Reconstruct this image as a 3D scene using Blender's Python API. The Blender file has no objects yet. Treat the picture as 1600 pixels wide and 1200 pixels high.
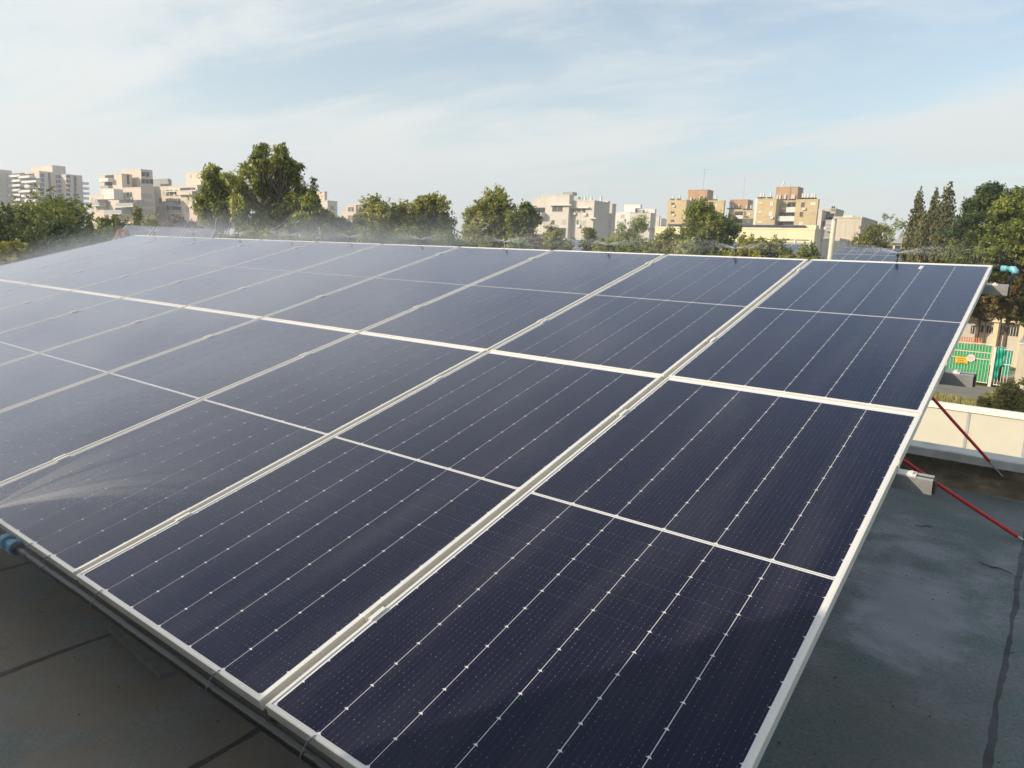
import bpy, math, random
import numpy as np
from mathutils import Vector, Matrix
C = bpy.context.scene
COL = C.collection
random.seed(7); RNG = np.random.default_rng(7)
R = math.radians

# ------------------------------------------------------------------ camera
FPX, YAW, PITCH, ROLL = 1123.54, 0.6464, -0.1783, 0.0416
CAM = np.array([0.3845, -0.9916, 1.199])
TILT = 0.2641
def cam_axes():
    cy, sy = math.cos(YAW), math.sin(YAW)
    f = np.array([-sy*math.cos(PITCH), cy*math.cos(PITCH), math.sin(PITCH)])
    r = np.array([cy, sy, 0.0]); u = np.cross(r, f)
    return (r*math.cos(ROLL)+u*math.sin(ROLL), -r*math.sin(ROLL)+u*math.cos(ROLL), f)
AR, AU, AF = cam_axes()
cd = bpy.data.cameras.new('camera'); cam = bpy.data.objects.new('camera', cd); COL.objects.link(cam)
cd.sensor_width = 36; cd.lens = FPX/1600*36; cd.clip_start = 0.05; cd.clip_end = 6000
cam.matrix_world = Matrix(((AR[0], AU[0], -AF[0], CAM[0]), (AR[1], AU[1], -AF[1], CAM[1]),
                           (AR[2], AU[2], -AF[2], CAM[2]), (0, 0, 0, 1)))
C.camera = cam
C.render.resolution_x = 1024; C.render.resolution_y = 768

# ------------------------------------------------------------------ light
SUN_EL, SUN_H = R(22), (-0.61, -0.79)          # horizontal direction towards the sun
sd = bpy.data.lights.new('sun', 'SUN'); sun = bpy.data.objects.new('sun', sd); COL.objects.link(sun)
sd.energy = 3.8; sd.angle = R(0.5); sd.color = (1.0, 0.86, 0.68)
ld = Vector((-SUN_H[0]*math.cos(SUN_EL), -SUN_H[1]*math.cos(SUN_EL), -math.sin(SUN_EL)))
sun.rotation_euler = ld.to_track_quat('-Z', 'Y').to_euler()
w = bpy.data.worlds.new('World'); C.world = w; w.use_nodes = True
def sky():
    nt = w.node_tree; nt.nodes.clear(); N = nt.nodes.new; Lk = nt.links.new
    s = N('ShaderNodeTexSky'); s.sky_type = 'NISHITA'; s.sun_disc = False
    s.sun_elevation = SUN_EL; s.sun_rotation = math.atan2(SUN_H[0], SUN_H[1])
    s.air_density = 1.0; s.dust_density = 1.2; s.ozone_density = 1.5; s.altitude = 50
    tc = N('ShaderNodeTexCoord'); sp = N('ShaderNodeSeparateXYZ'); Lk(tc.outputs['Generated'], sp.inputs[0])
    def m(op, a, b=None, c=None):
        n = N('ShaderNodeMath'); n.operation = op
        for i, v in enumerate((a, b, c)):
            if v is None: continue
            if isinstance(v, (int, float)): n.inputs[i].default_value = v
            else: Lk(v, n.inputs[i])
        return n.outputs[0]
    z = m('ADD', m('MAXIMUM', sp.outputs[2], 0.0), 0.12)
    cx = m('DIVIDE', sp.outputs[0], z); cy = m('DIVIDE', sp.outputs[1], z)
    cv = N('ShaderNodeCombineXYZ'); Lk(cx, cv.inputs[0]); Lk(cy, cv.inputs[1])
    mp = N('ShaderNodeMapping'); Lk(cv.outputs[0], mp.inputs[0])
    mp.inputs['Rotation'].default_value = (0, 0, R(10)); mp.inputs['Scale'].default_value = (0.34, 0.8, 1)
    mp.inputs['Location'].default_value = (9.4, 6.1, 0)
    def noise(scale, detail, rough, dist, vec):
        n = N('ShaderNodeTexNoise'); n.inputs['Scale'].default_value = scale; n.inputs['Detail'].default_value = detail
        n.inputs['Roughness'].default_value = rough; n.inputs['Distortion'].default_value = dist
        Lk(vec, n.inputs['Vector']); return n.outputs['Fac']
    n1 = noise(0.75, 9, 0.60, 0.9, mp.outputs[0]); n2 = noise(2.6, 10, 0.66, 0.7, mp.outputs[0])
    f = m('ADD', m('MULTIPLY', n1, 0.78), m('MULTIPLY', n2, 0.32))
    mr = N('ShaderNodeMapRange'); mr.interpolation_type = 'SMOOTHSTEP'
    mr.inputs['From Min'].default_value = 0.44; mr.inputs['From Max'].default_value = 0.62
    Lk(f, mr.inputs['Value'])
    # thin veil gets denser towards the horizon
    ve = m('POWER', m('SUBTRACT', 1.0, m('MAXIMUM', sp.outputs[2], 0.0)), 3.2)
    fac = m('MINIMUM', m('ADD', m('MULTIPLY', mr.outputs[0], 0.66), m('MULTIPLY', ve, 0.50)), 0.96)
    sc = N('ShaderNodeMix'); sc.data_type = 'RGBA'; sc.blend_type = 'MULTIPLY'; sc.inputs[0].default_value = 1.0
    Lk(s.outputs[0], sc.inputs[6]); sc.inputs[7].default_value = (0.150, 0.143, 0.127, 1)
    mx = N('ShaderNodeMix'); mx.data_type = 'RGBA'; Lk(fac, mx.inputs[0]); Lk(sc.outputs[2], mx.inputs[6])
    mx.inputs[7].default_value = (0.60, 0.62, 0.605, 1)
    bg = N('ShaderNodeBackground'); Lk(mx.outputs[2], bg.inputs[0]); bg.inputs[1].default_value = 1.0
    out = N('ShaderNodeOutputWorld'); Lk(bg.outputs[0], out.inputs[0])
sky()
C.view_settings.view_transform = 'Standard'; C.view_settings.look = 'None'
C.view_settings.exposure = 0.6; C.view_settings.gamma = 1.0; C.view_settings.use_curve_mapping = False
C.render.engine = 'CYCLES'
C.cycles.max_bounces = 6; C.cycles.volume_bounces = 0; C.cycles.transparent_max_bounces = 12

# ------------------------------------------------------------------ pixel helpers (photo pixels 1600x1200)
def ray(px, py): return AR*((px-800)/FPX) + AU*(-(py-600)/FPX) + AF
def atd(px, py, D):
    d = ray(px, py); return CAM + d*(D/math.hypot(d[0], d[1]))
def atz(px, py, z):
    d = ray(px, py); return CAM + d*((z-CAM[2])/d[2])
def aty(px, py, Y):
    d = ray(px, py); return CAM + d*((Y-CAM[1])/d[1])
CT, ST = math.cos(TILT), math.sin(TILT)
def pl(x, v, h=0.0): return (x, v*CT-h*ST, v*ST+h*CT)      # point on the array plane
TILTM = Matrix.Rotation(TILT, 4, 'X')

# ------------------------------------------------------------------ materials
MATS = {}
def nodes_of(name):
    m = bpy.data.materials.new(name); m.use_nodes = True
    nt = m.node_tree; b = nt.nodes['Principled BSDF']; return m, nt, b
def mat(name, col, rough=0.7, metal=0.0, var=0.15, scale=6.0, bump=0.0, bscale=40.0, stain=None, spec=None, dark=None, coat=0.0):
    """painted / plaster / metal surface with two scales of colour variation"""
    if name in MATS: return MATS[name]
    m, nt, b = nodes_of(name); N = nt.nodes.new; Lk = nt.links.new
    tc = N('ShaderNodeTexCoord')
    n = N('ShaderNodeTexNoise'); n.inputs['Scale'].default_value = scale; n.inputs['Detail'].default_value = 7
    n.inputs['Roughness'].default_value = 0.62; Lk(tc.outputs['Object'], n.inputs['Vector'])
    rp = N('ShaderNodeValToRGB'); Lk(n.outputs['Fac'], rp.inputs[0])
    d = dark or tuple(c*(1-var) for c in col); l = tuple(min(1, c*(1+var*0.6)) for c in col)
    rp.color_ramp.elements[0].position = 0.32; rp.color_ramp.elements[0].color = (*d, 1)
    rp.color_ramp.elements[1].position = 0.68; rp.color_ramp.elements[1].color = (*l, 1)
    o = rp.outputs[0]
    if stain:
        mp = N('ShaderNodeMapping'); mp.inputs['Scale'].default_value = (1, 1, 0.12); Lk(tc.outputs['Object'], mp.inputs[0])
        n2 = N('ShaderNodeTexNoise'); n2.inputs['Scale'].default_value = stain[1]; n2.inputs['Detail'].default_value = 5
        Lk(mp.outputs[0], n2.inputs['Vector'])
        r2 = N('ShaderNodeValToRGB'); r2.color_ramp.elements[0].position = 0.52; r2.color_ramp.elements[1].position = 0.72
        Lk(n2.outputs['Fac'], r2.inputs[0])
        mx = N('ShaderNodeMix'); mx.data_type = 'RGBA'
        mm = N('ShaderNodeMath'); mm.operation = 'MULTIPLY'; mm.inputs[1].default_value = stain[2]
        Lk(r2.outputs[0], mm.inputs[0]); Lk(mm.outputs[0], mx.inputs[0]); Lk(o, mx.inputs[6]); mx.inputs[7].default_value = (*stain[0], 1)
        o = mx.outputs[2]
    Lk(o, b.inputs['Base Color'])
    b.inputs['Roughness'].default_value = rough; b.inputs['Metallic'].default_value = metal
    if spec is not None: b.inputs['Specular IOR Level'].default_value = spec
    if coat: b.inputs['Coat Weight'].default_value = coat
    if bump:
        n3 = N('ShaderNodeTexNoise'); n3.inputs['Scale'].default_value = bscale; n3.inputs['Detail'].default_value = 4
        Lk(tc.outputs['Object'], n3.inputs['Vector'])
        bp = N('ShaderNodeBump'); bp.inputs['Strength'].default_value = bump; bp.inputs['Distance'].default_value = 0.01
        Lk(n3.outputs['Fac'], bp.inputs['Height']); Lk(bp.outputs[0], b.inputs['Normal'])
    MATS[name] = m; return m
def leafmat(name, cols, trans=0.42, rough=0.5):
    if name in MATS: return MATS[name]
    m, nt, b = nodes_of(name); N = nt.nodes.new; Lk = nt.links.new
    g = N('ShaderNodeNewGeometry'); rp = N('ShaderNodeValToRGB')
    while len(rp.color_ramp.elements) < len(cols): rp.color_ramp.elements.new(0.5)
    for i, c in enumerate(cols):
        e = rp.color_ramp.elements[i]; e.position = i/(len(cols)-1); e.color = (*c, 1)
    tc = N('ShaderNodeTexCoord'); n = N('ShaderNodeTexNoise'); n.inputs['Scale'].default_value = 0.9; n.inputs['Detail'].default_value = 3
    Lk(tc.outputs['Object'], n.inputs['Vector'])
    a = N('ShaderNodeMath'); a.operation = 'MULTIPLY_ADD'; a.inputs[1].default_value = 0.55; Lk(g.outputs['Random Per Island'], a.inputs[0])
    s = N('ShaderNodeMath'); s.operation = 'MULTIPLY_ADD'; s.inputs[1].default_value = 1.5; s.inputs[2].default_value = -0.52
    Lk(n.outputs['Fac'], s.inputs[0]); Lk(s.outputs[0], a.inputs[2]); Lk(a.outputs[0], rp.inputs[0])
    Lk(rp.outputs[0], b.inputs['Base Color']); b.inputs['Roughness'].default_value = rough
    b.inputs['Specular IOR Level'].default_value = 0.3
    t = N('ShaderNodeBsdfTranslucent'); Lk(rp.outputs[0], t.inputs[0])
    mx = N('ShaderNodeMixShader'); mx.inputs[0].default_value = trans
    Lk(b.outputs[0], mx.inputs[1]); Lk(t.outputs[0], mx.inputs[2])
    Lk(mx.outputs[0], nt.nodes['Material Output'].inputs[0])
    MATS[name] = m; return m

# ------------------------------------------------------------------ mesh builder
class MB:
    def __init__(s): s.v = []; s.f = []; s.mi = []
    def add(s, vs, fs, mi=0):
        o = len(s.v); s.v.extend([tuple(map(float, p)) for p in vs])
        for f in fs: s.f.append(tuple(i+o for i in f)); s.mi.append(mi)
        return s
    def box(s, x0, x1, y0, y1, z0, z1, mi=0, M=None):
        vs = [(x, y, z) for z in (z0, z1) for y in (y0, y1) for x in (x0, x1)]
        if M is not None: vs = [M @ Vector(q) for q in vs]
        return s.add(vs, [(0, 2, 3, 1), (4, 5, 7, 6), (0, 1, 5, 4), (2, 6, 7, 3), (1, 3, 7, 5), (0, 4, 6, 2)], mi)
    def bbox(s, x0, x1, y0, y1, z0, z1, c=0.004, mi=0, M=None):      # box with chamfered vertical edges and top rim
        pts = [(x0+c, y0), (x1-c, y0), (x1, y0+c), (x1, y1-c), (x1-c, y1), (x0+c, y1), (x0, y1-c), (x0, y0+c)]
        return s.prism(pts, z0, z1, mi, M, c)
    def prism(s, pts, z0, z1, mi=0, M=None, c=0):
        n = len(pts); vs = [(x, y, z0) for x, y in pts]
        cxm = sum(q[0] for q in pts)/n; cym = sum(q[1] for q in pts)/n
        if c:
            vs += [(x, y, z1-c) for x, y in pts]
            L = [((x-cxm), (y-cym)) for x, y in pts]
            vs += [(cxm+a*(1-c/max(abs(a), c*1.01) if abs(a) > c else 1), cym+b*(1-c/max(abs(b), c*1.01) if abs(b) > c else 1), z1) for a, b in L]
            lv = 3
        else:
            vs += [(x, y, z1) for x, y in pts]; lv = 2
        if M is not None: vs = [M @ Vector(q) for q in vs]
        fs = [tuple(range(n-1, -1, -1)), tuple(range((lv-1)*n, lv*n))]
        for k in range(lv-1):
            for i in range(n):
                j = (i+1) % n; fs.append((k*n+i, k*n+j, (k+1)*n+j, (k+1)*n+i))
        return s.add(vs, fs, mi)
    def tube(s, P, r, n=8, mi=0, caps=True):
        P = [Vector(q) for q in P]; k = len(P)
        rs = r if hasattr(r, '__len__') else [r]*k
        vs = []; prev = None
        for i in range(k):
            t = (P[min(i+1, k-1)]-P[max(i-1, 0)])
            t = t.normalized() if t.length > 1e-9 else Vector((0, 0, 1))
            a = prev if prev is not None else (Vector((0, 0, 1)) if abs(t.z) < 0.9 else Vector((1, 0, 0)))
            a = a-t*a.dot(t); a.normalize(); b = t.cross(a); prev = a
            for j in range(n):
                an = 2*math.pi*j/n; vs.append(P[i]+(a*math.cos(an)+b*math.sin(an))*rs[i])
        fs = []
        for i in range(k-1):
            for j in range(n):
                j2 = (j+1) % n; fs.append((i*n+j, i*n+j2, (i+1)*n+j2, (i+1)*n+j))
        if caps: fs += [tuple(range(n-1, -1, -1)), tuple(range((k-1)*n, k*n))]
        return s.add(vs, fs, mi)
    def build(s, name, mats, parent=None, smooth=False, M=None):
        me = bpy.data.meshes.new(name); me.from_pydata(s.v, [], s.f)
        ms = mats if isinstance(mats, (list, tuple)) else [mats]
        for m in ms: me.materials.append(m)
        if len(ms) > 1: me.polygons.foreach_set('material_index', s.mi)
        if smooth: me.polygons.foreach_set('use_smooth', [True]*len(s.f))
        me.update(); o = bpy.data.objects.new(name, me); COL.objects.link(o)
        if parent is not None: o.parent = parent
        if M is not None: o.matrix_local = M
        return o
def tag(o, label=None, cat=None, group=None, kind=None):
    if label: o['label'] = label
    if cat: o['category'] = cat
    if group: o['group'] = group
    if kind: o['kind'] = kind
    return o
def thing(name, label, cat, loc=(0, 0, 0), rz=0, group=None):
    o = bpy.data.objects.new(name, None); COL.objects.link(o); o.location = loc; o.rotation_euler = (0, 0, rz)
    o.empty_display_size = 0.2
    return tag(o, label, cat, group)
def copy_tree(o, parent=None):
    c = o.copy(); COL.objects.link(c)
    if parent is not None: c.parent = parent; c.matrix_parent_inverse = Matrix()
    for ch in list(o.children): copy_tree(ch, c)
    return c

# ================================================================== GROUND, ROOF, PARAPET
GZ, RZ = -5.0, -0.4
def ground_mat():
    m, nt, b = nodes_of('dry_ground'); N = nt.nodes.new; Lk = nt.links.new
    tc = N('ShaderNodeTexCoord')
    def no(s, d=6):
        n = N('ShaderNodeTexNoise'); n.inputs['Scale'].default_value = s; n.inputs['Detail'].default_value = d; Lk(tc.outputs['Object'], n.inputs['Vector']); return n.outputs['Fac']
    rp = N('ShaderNodeValToRGB'); Lk(no(0.35, 8), rp.inputs[0])
    e = rp.color_ramp.elements; e[0].position = .38; e[0].color = (.16, .13, .075, 1); e[1].position = .62; e[1].color = (.27, .22, .13, 1)
    x = e.new(.52); x.color = (.14, .15, .06, 1)
    mx = N('ShaderNodeMix'); mx.data_type = 'RGBA'; mx.blend_type = 'MULTIPLY'; mx.inputs[0].default_value = .5
    Lk(rp.outputs[0], mx.inputs[6]); r2 = N('ShaderNodeValToRGB'); Lk(no(5), r2.inputs[0]); r2.color_ramp.elements[0].position = .35; r2.color_ramp.elements[1].position = .65
    Lk(r2.outputs[0], mx.inputs[7]); Lk(mx.outputs[2], b.inputs['Base Color']); b.inputs['Roughness'].default_value = .95
    return m
g = MB().box(-2500, 2500, -800, 4000, GZ-1, GZ).build('ground', ground_mat()); tag(g, 'dry grassy earth around the buildings', kind='structure')

def roof_mat():
    """bitumen sheet roof: mineral felt, damp blotches, bled seams every 0.975 m"""
    m, nt, b = nodes_of('bitumen_roof'); N = nt.nodes.new; Lk = nt.links.new
    tc = N('ShaderNodeTexCoord'); sp = N('ShaderNodeSeparateXYZ'); Lk(tc.outputs['Object'], sp.inputs[0])
    def M_(op, a, bb=None, c=None):
        n = N('ShaderNodeMath'); n.operation = op
        for i, v in enumerate((a, bb, c)):
            if v is None: continue
            if isinstance(v, (int, float)): n.inputs[i].default_value = v
            else: Lk(v, n.inputs[i])
        return n.outputs[0]
    def no(s, d=6, r=.6, vec=None, dist=0):
        n = N('ShaderNodeTexNoise'); n.inputs['Scale'].default_value = s; n.inputs['Detail'].default_value = d; n.inputs['Roughness'].default_value = r
        n.inputs['Distortion'].default_value = dist
        Lk(vec or tc.outputs['Object'], n.inputs['Vector']); return n.outputs['Fac']
    def mix(f, a, c, bl='MIX'):
        x = N('ShaderNodeMix'); x.data_type = 'RGBA'; x.blend_type = bl
        for i, v in ((0, f), (6, a), (7, c)):
            if isinstance(v, (int, float)): x.inputs[i].default_value = v
            elif isinstance(v, tuple): x.inputs[i].default_value = (*v, 1)
            else: Lk(v, x.inputs[i])
        return x.outputs[2]
    def ramp(f, a, bb, p0, p1):
        r = N('ShaderNodeMapRange'); r.inputs['From Min'].default_value = p0; r.inputs['From Max'].default_value = p1
        r.inputs['To Min'].default_value = a; r.inputs['To Max'].default_value = bb; Lk(f, r.inputs['Value']); return r.outputs[0]
    big = no(0.55, 5, .6, dist=.4); mid = no(2.4, 8, .65, dist=.3); fine = no(60, 3, .6); grit = no(190, 2, .5)
    col = mix(ramp(big, 0, 1, .38, .62), (.105, .115, .113), (.19, .208, .216))
    col = mix(ramp(mid, 0, .95, .44, .60), col, (.125, .165, .158))
    col = mix(ramp(no(1.1, 6, .7, dist=.6), 0, .55, .56, .74), col, (.19, .17, .13))
    col = mix(1.0, col, mix(ramp(fine, 0, 1, .3, .7), (.72, .72, .74), (1.22, 1.2, 1.2)), 'MULTIPLY')
    col = mix(ramp(grit, 0, .8, .66, .72), col, (.018, .018, .02))
    def ell(cx, cy, rx, ry, a0, a1):
        ax = M_('DIVIDE', M_('SUBTRACT', sp.outputs[0], cx), rx); ay = M_('DIVIDE', M_('SUBTRACT', sp.outputs[1], cy), ry)
        return ramp(M_('ADD', M_('SQRT', M_('ADD', M_('MULTIPLY', ax, ax), M_('MULTIPLY', ay, ay))), M_('MULTIPLY_ADD', mid, 1.0, -.5)), 1, 0, a0, a1)
    col = mix(M_('MULTIPLY', ell(.03, 2.75, .26, .60, .6, 1.05), .8), col, (.27, .275, .31))
    col = mix(M_('MULTIPLY', ell(-2.6, -.1, 2.2, .75, .5, 1.1), ramp(no(2.1, 7, .65, dist=.5), .15, 1.0, .40, .58)), col, (.17, .145, .112))
    col = mix(M_('MULTIPLY', ell(.12, 1.6, .35, .5, .4, 1.1), .55), col, (.10, .10, .095))
    # seams
    wob = M_('MULTIPLY_ADD', no(3.0, 4), 0.05, -0.025)
    xs = M_('ADD', sp.outputs[0], wob)
    ph = M_('FRACT', M_('DIVIDE', M_('ADD', xs, 20*0.975+1.55+.4875), 0.975))
    dd = M_('ABSOLUTE', M_('SUBTRACT', ph, 0.5))
    wd = ramp(no(1.7, 4), .006, .022, .35, .7)
    sm = M_('LESS_THAN', dd, wd)
    col = mix(M_('MULTIPLY', sm, .72), col, (.017, .015, .021))
    Lk(col, b.inputs['Base Color'])
    Lk(ramp(mid, .34, .85, .35, .6), b.inputs['Roughness'])
    b.inputs['Specular IOR Level'].default_value = .45
    h = M_('ADD', M_('MULTIPLY', fine, .4), M_('ADD', M_('MULTIPLY', mid, 1.4), M_('MULTIPLY', sm, .25)))
    bp = N('ShaderNodeBump'); bp.inputs['Strength'].default_value = .55; bp.inputs['Distance'].default_value = .012
    Lk(h, bp.inputs['Height']); Lk(bp.outputs[0], b.inputs['Normal'])
    return m
rm = roof_mat()
rf = MB().box(-16, 9, -6, 5.29, RZ-.3, RZ).build('flat_roof', rm); tag(rf, 'dark bitumen sheet roof under the panels', kind='structure')
# felt patch lying on the roof
A = atz(250, 1061, RZ); 
pa = MB()
pa.prism([(A[0], A[1]), (A[0]+.02, A[1]+.62), (A[0]-.48, A[1]+.64), (A[0]-.5, A[1]+.03)], 0, .012, c=.003)
m_patch = mat('green_felt', (.135, .145, .125), .9, var=.2, scale=25, bump=.4, bscale=120)
o = pa.build('felt_patch', m_patch); o.location = (0, 0, RZ)
tag(o, 'greenish grey felt patch lying on the dark roof below the lower edge', 'roof patch')
# grit, flakes and twigs on the roof
b = MB()
for _ in range(520):
    x, y = random.uniform(-3.6, 1.6), random.uniform(-.8, 5.1); a = random.uniform(0, 6.28); l, w_ = random.choice([.003, .004, .006, .010]), random.uniform(.0015, .004)
    M_ = Matrix.Translation((x, y, RZ+.0012)) @ Matrix.Rotation(a, 4, 'Z') @ Matrix.Rotation(random.uniform(-.3, .3), 4, 'Y')
    b.add([M_ @ Vector(q) for q in ((-l, -w_, 0), (l*.7, -w_*.6, .0005), (l, w_*.4, 0), (-l*.4, w_, .001), (0, 0, w_*.9))], [(0, 1, 4), (1, 2, 4), (2, 3, 4), (3, 0, 4), (3, 2, 1, 0)])
tag(b.build('roof_grit', mat('dark_grit', (.02, .018, .016), .9)), 'dark grit and flakes scattered on the roof', 'grit', kind='stuff')
m_twig = mat('twig', (.035, .026, .02), .9)
for (px, py, l, a, lab) in ((1555, 888, .09, -.5, 'thin curved dark twig on the roof near the right edge'), (1443, 823, .045, .1, 'short dark twig on the roof below the red rods')):
    P = atz(px, py, RZ); b = MB(); b.tube([(P[0]+l*t*math.cos(a), P[1]+l*t*math.sin(a)+.02*math.sin(3*t), RZ+.005+.002*math.sin(t*9)) for t in np.linspace(-1, 1, 9)], [.003*(1-.5*abs(t)) for t in np.linspace(-1, 1, 9)], 5)
    tag(b.build('twig', m_twig), lab, 'twig')
# walls of the building below the roof
m_body = mat('body_plaster', (.42, .38, .31), .9, var=.2, scale=1.2)
wb = MB().box(-15.98, 8.98, -5.98, 5.5, GZ, RZ-.3).build('roof_building', m_body)
tag(wb, 'plastered low building that carries the panel roof', 'building')
# parapet with cap slabs
def dirty():
    m, nt, b = nodes_of('damp_upstand'); N = nt.nodes.new; Lk = nt.links.new
    tc = N('ShaderNodeTexCoord'); n = N('ShaderNodeTexNoise'); n.inputs['Scale'].default_value = 5; n.inputs['Detail'].default_value = 9; n.inputs['Roughness'].default_value = .7
    Lk(tc.outputs['Object'], n.inputs['Vector'])
    rp = N('ShaderNodeValToRGB'); e = rp.color_ramp.elements; e[0].position = .35; e[0].color = (.08, .062, .042, 1); e[1].position = .75; e[1].color = (.30, .245, .16, 1)
    x = e.new(.55); x.color = (.15, .118, .075, 1)
    Lk(n.outputs['Fac'], rp.inputs[0]); Lk(rp.outputs[0], b.inputs['Base Color']); b.inputs['Roughness'].default_value = .8
    bp = N('ShaderNodeBump'); bp.inputs['Strength'].default_value = .8; bp.inputs['Distance'].default_value = .02; Lk(n.outputs['Fac'], bp.inputs['Height']); Lk(bp.outputs[0], b.inputs['Normal'])
    return m
pt = thing('parapet', 'low parapet with dark stained face and pale grey cap along the far roof edge', 'parapet wall')
up = MB()
nx = 140
vs = []; fs = []
for i in range(nx+1):                      # uneven render face, slightly coved at the foot
    x = -16+25*i/nx
    for k, (yy, zz) in enumerate([(5.19, RZ+.002), (5.255, RZ+.05), (5.285, RZ+.11), (5.29, -.215), (5.48, -.215)]):
        vs.append((x, yy+RNG.normal(0, .006)*(k < 4)+.012*math.sin(x*3.1+k), zz+(RNG.normal(0, .006) if 0 < k < 3 else 0)))
for i in range(nx):
    for k in range(4): a = i*5+k; fs.append((a, a+5, a+6, a+1))
up.add(vs, fs); up.build('upstand', dirty(), pt)
m_cap = mat('cap_concrete', (.56, .56, .53), .85, var=.12, scale=7, bump=.25, bscale=60, stain=((.2, .19, .16), 3, .5))
x = -16.0
while x < 9:
    L = 2.05; MB().bbox(x+.003, min(x+L, 9)-.003, 5.262+random.uniform(-.003, .003), 5.49, -.205+random.uniform(-.002, .002), -.142+random.uniform(-.002, .002), .006).build('cap_slab', m_cap, pt)
    x += L
# rubble bead of mortar under the cap
mo = MB()
for i in range(150):
    xx = -.6+1.6*i/150; r = .006+.014*abs(math.sin(xx*9)*math.sin(xx*23+1))*random.random()
    mo.tube([(xx, 5.285, -.213), (xx+.006, 5.287, -.216), (xx+.012, 5.285, -.213)], [r*.5, r, r*.5], 5)
mo.build('mortar_bead', mat('mortar', (.30, .27, .2), .95, var=.3, scale=20), pt)
# unseen wall and block added behind the camera to shade roof and near panel
m_caster = mat('caster_plaster', (.50, .46, .38), .9, var=.12, scale=2)
hb = thing('shade_block', 'unseen plastered block behind the camera, added to shade the near panel', 'shade caster', (-2.62, -2.29, RZ))  # added out of view, its corner placed for the shadow edge on the panel
MB().box(0, 5.4, -2.6, 0, 0, 2.28).build('wall', m_caster, hb)
MB().bbox(-.0, 5.45, -2.65, 0.0, 2.281, 2.36, .01).build('roof_slab', m_cap, hb)
bw = thing('rear_shade_wall', 'unseen plastered wall at the rear, added to shade the roof and front frame', 'parapet wall', (-16, -2.0, RZ))  # added caster, its height set to shade the roof and front frame face
MB().box(0, 13.6, -.16, 0, 0, 1.34).build('wall', m_caster, bw); MB().bbox(-.02, 13.6, -.19, .0, 1.341, 1.44, .008).build('cap', m_cap, bw)

# ================================================================== SOLAR PANELS
PW, PLn, PITCHU, PITCHV = 1.129, 2.399, 1.154, 2.411
CW, CH = 0.1815, 0.0898
def cell_mat():
    m, nt, b = nodes_of('solar_cell'); N = nt.nodes.new; Lk = nt.links.new
    tc = N('ShaderNodeTexCoord'); sp = N('ShaderNodeSeparateXYZ'); Lk(tc.outputs['Object'], sp.inputs[0])
    def M_(op, a, bb=None, c=None):
        n = N('ShaderNodeMath'); n.operation = op
        for i, v in enumerate((a, bb, c)):
            if v is None: continue
            if isinstance(v, (int, float)): n.inputs[i].default_value = v
            else: Lk(v, n.inputs[i])
        return n.outputs[0]
    def tri(src, off, per):         # distance (m) to nearest multiple
        return M_('MULTIPLY', M_('ABSOLUTE', M_('SUBTRACT', M_('FRACT', M_('DIVIDE', M_('ADD', src, off), per)), .5)), per)
    X, Y = sp.outputs[0], sp.outputs[1]
    x0 = (PW-6*CW)/2
    bus = M_('LESS_THAN', tri(X, -x0, CW/10), .00050)
    pad = M_('MULTIPLY', M_('LESS_THAN', tri(X, -x0, CW/10), .0010), M_('LESS_THAN', tri(Y, .004, CH/5), .0020))
    gap = M_('LESS_THAN', tri(Y, -.0248+CH/2, CH), .0007)
    oi = N('ShaderNodeObjectInfo')
    no = N('ShaderNodeTexNoise'); no.inputs['Scale'].default_value = 900; no.inputs['Detail'].default_value = 1; Lk(tc.outputs['Object'], no.inputs['Vector'])
    big = N('ShaderNodeTexNoise'); big.inputs['Scale'].default_value = 2.2; big.inputs['Detail'].default_value = 3; Lk(tc.outputs['Object'], big.inputs['Vector'])
    def mix(f, a, c, bl='MIX'):
        x = N('ShaderNodeMix'); x.data_type = 'RGBA'; x.blend_type = bl
        for i, v in ((0, f), (6, a), (7, c)):
            if isinstance(v, (int, float)): x.inputs[i].default_value = v
            elif isinstance(v, tuple): x.inputs[i].default_value = (*v, 1)
            else: Lk(v, x.inputs[i])
        return x.outputs[2]
    col = mix(big.outputs['Fac'], (.0042, .0055, .0190), (.0060, .0058, .018))
    col = mix(M_('MULTIPLY', bus, .085), col, (.25, .25, .32))
    no2 = N('ShaderNodeTexNoise'); no2.inputs['Scale'].default_value = 26; no2.inputs['Detail'].default_value = 2; Lk(tc.outputs['Object'], no2.inputs['Vector'])
    def ramp_(f, p0, p1, a, bb):
        r = N('ShaderNodeMapRange'); r.inputs['From Min'].default_value = p0; r.inputs['From Max'].default_value = p1
        r.inputs['To Min'].default_value = a; r.inputs['To Max'].default_value = bb; Lk(f, r.inputs['Value']); return r.outputs[0]
    pr = M_('GREATER_THAN', no.outputs['Fac'], .53)
    col = mix(ramp_(oi.outputs['Random'], 0, 1, 0, .4), col, (.0070, .0062, .014))
    col = mix(M_('MULTIPLY', M_('MULTIPLY', pad, pr), ramp_(no2.outputs['Fac'], .42, .62, .04, .46)), col, (.62, .62, .66))
    col = mix(M_('MULTIPLY', gap, .25), col, (.004, .004, .008))
    Lk(col, b.inputs['Base Color'])
    b.inputs['Roughness'].default_value = .30; b.inputs['Specular IOR Level'].default_value = .16; b.inputs['Specular Tint'].default_value = (.42, .52, 1.0, 1)
    glass_coat(nt, b, tc)
    return m
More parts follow.
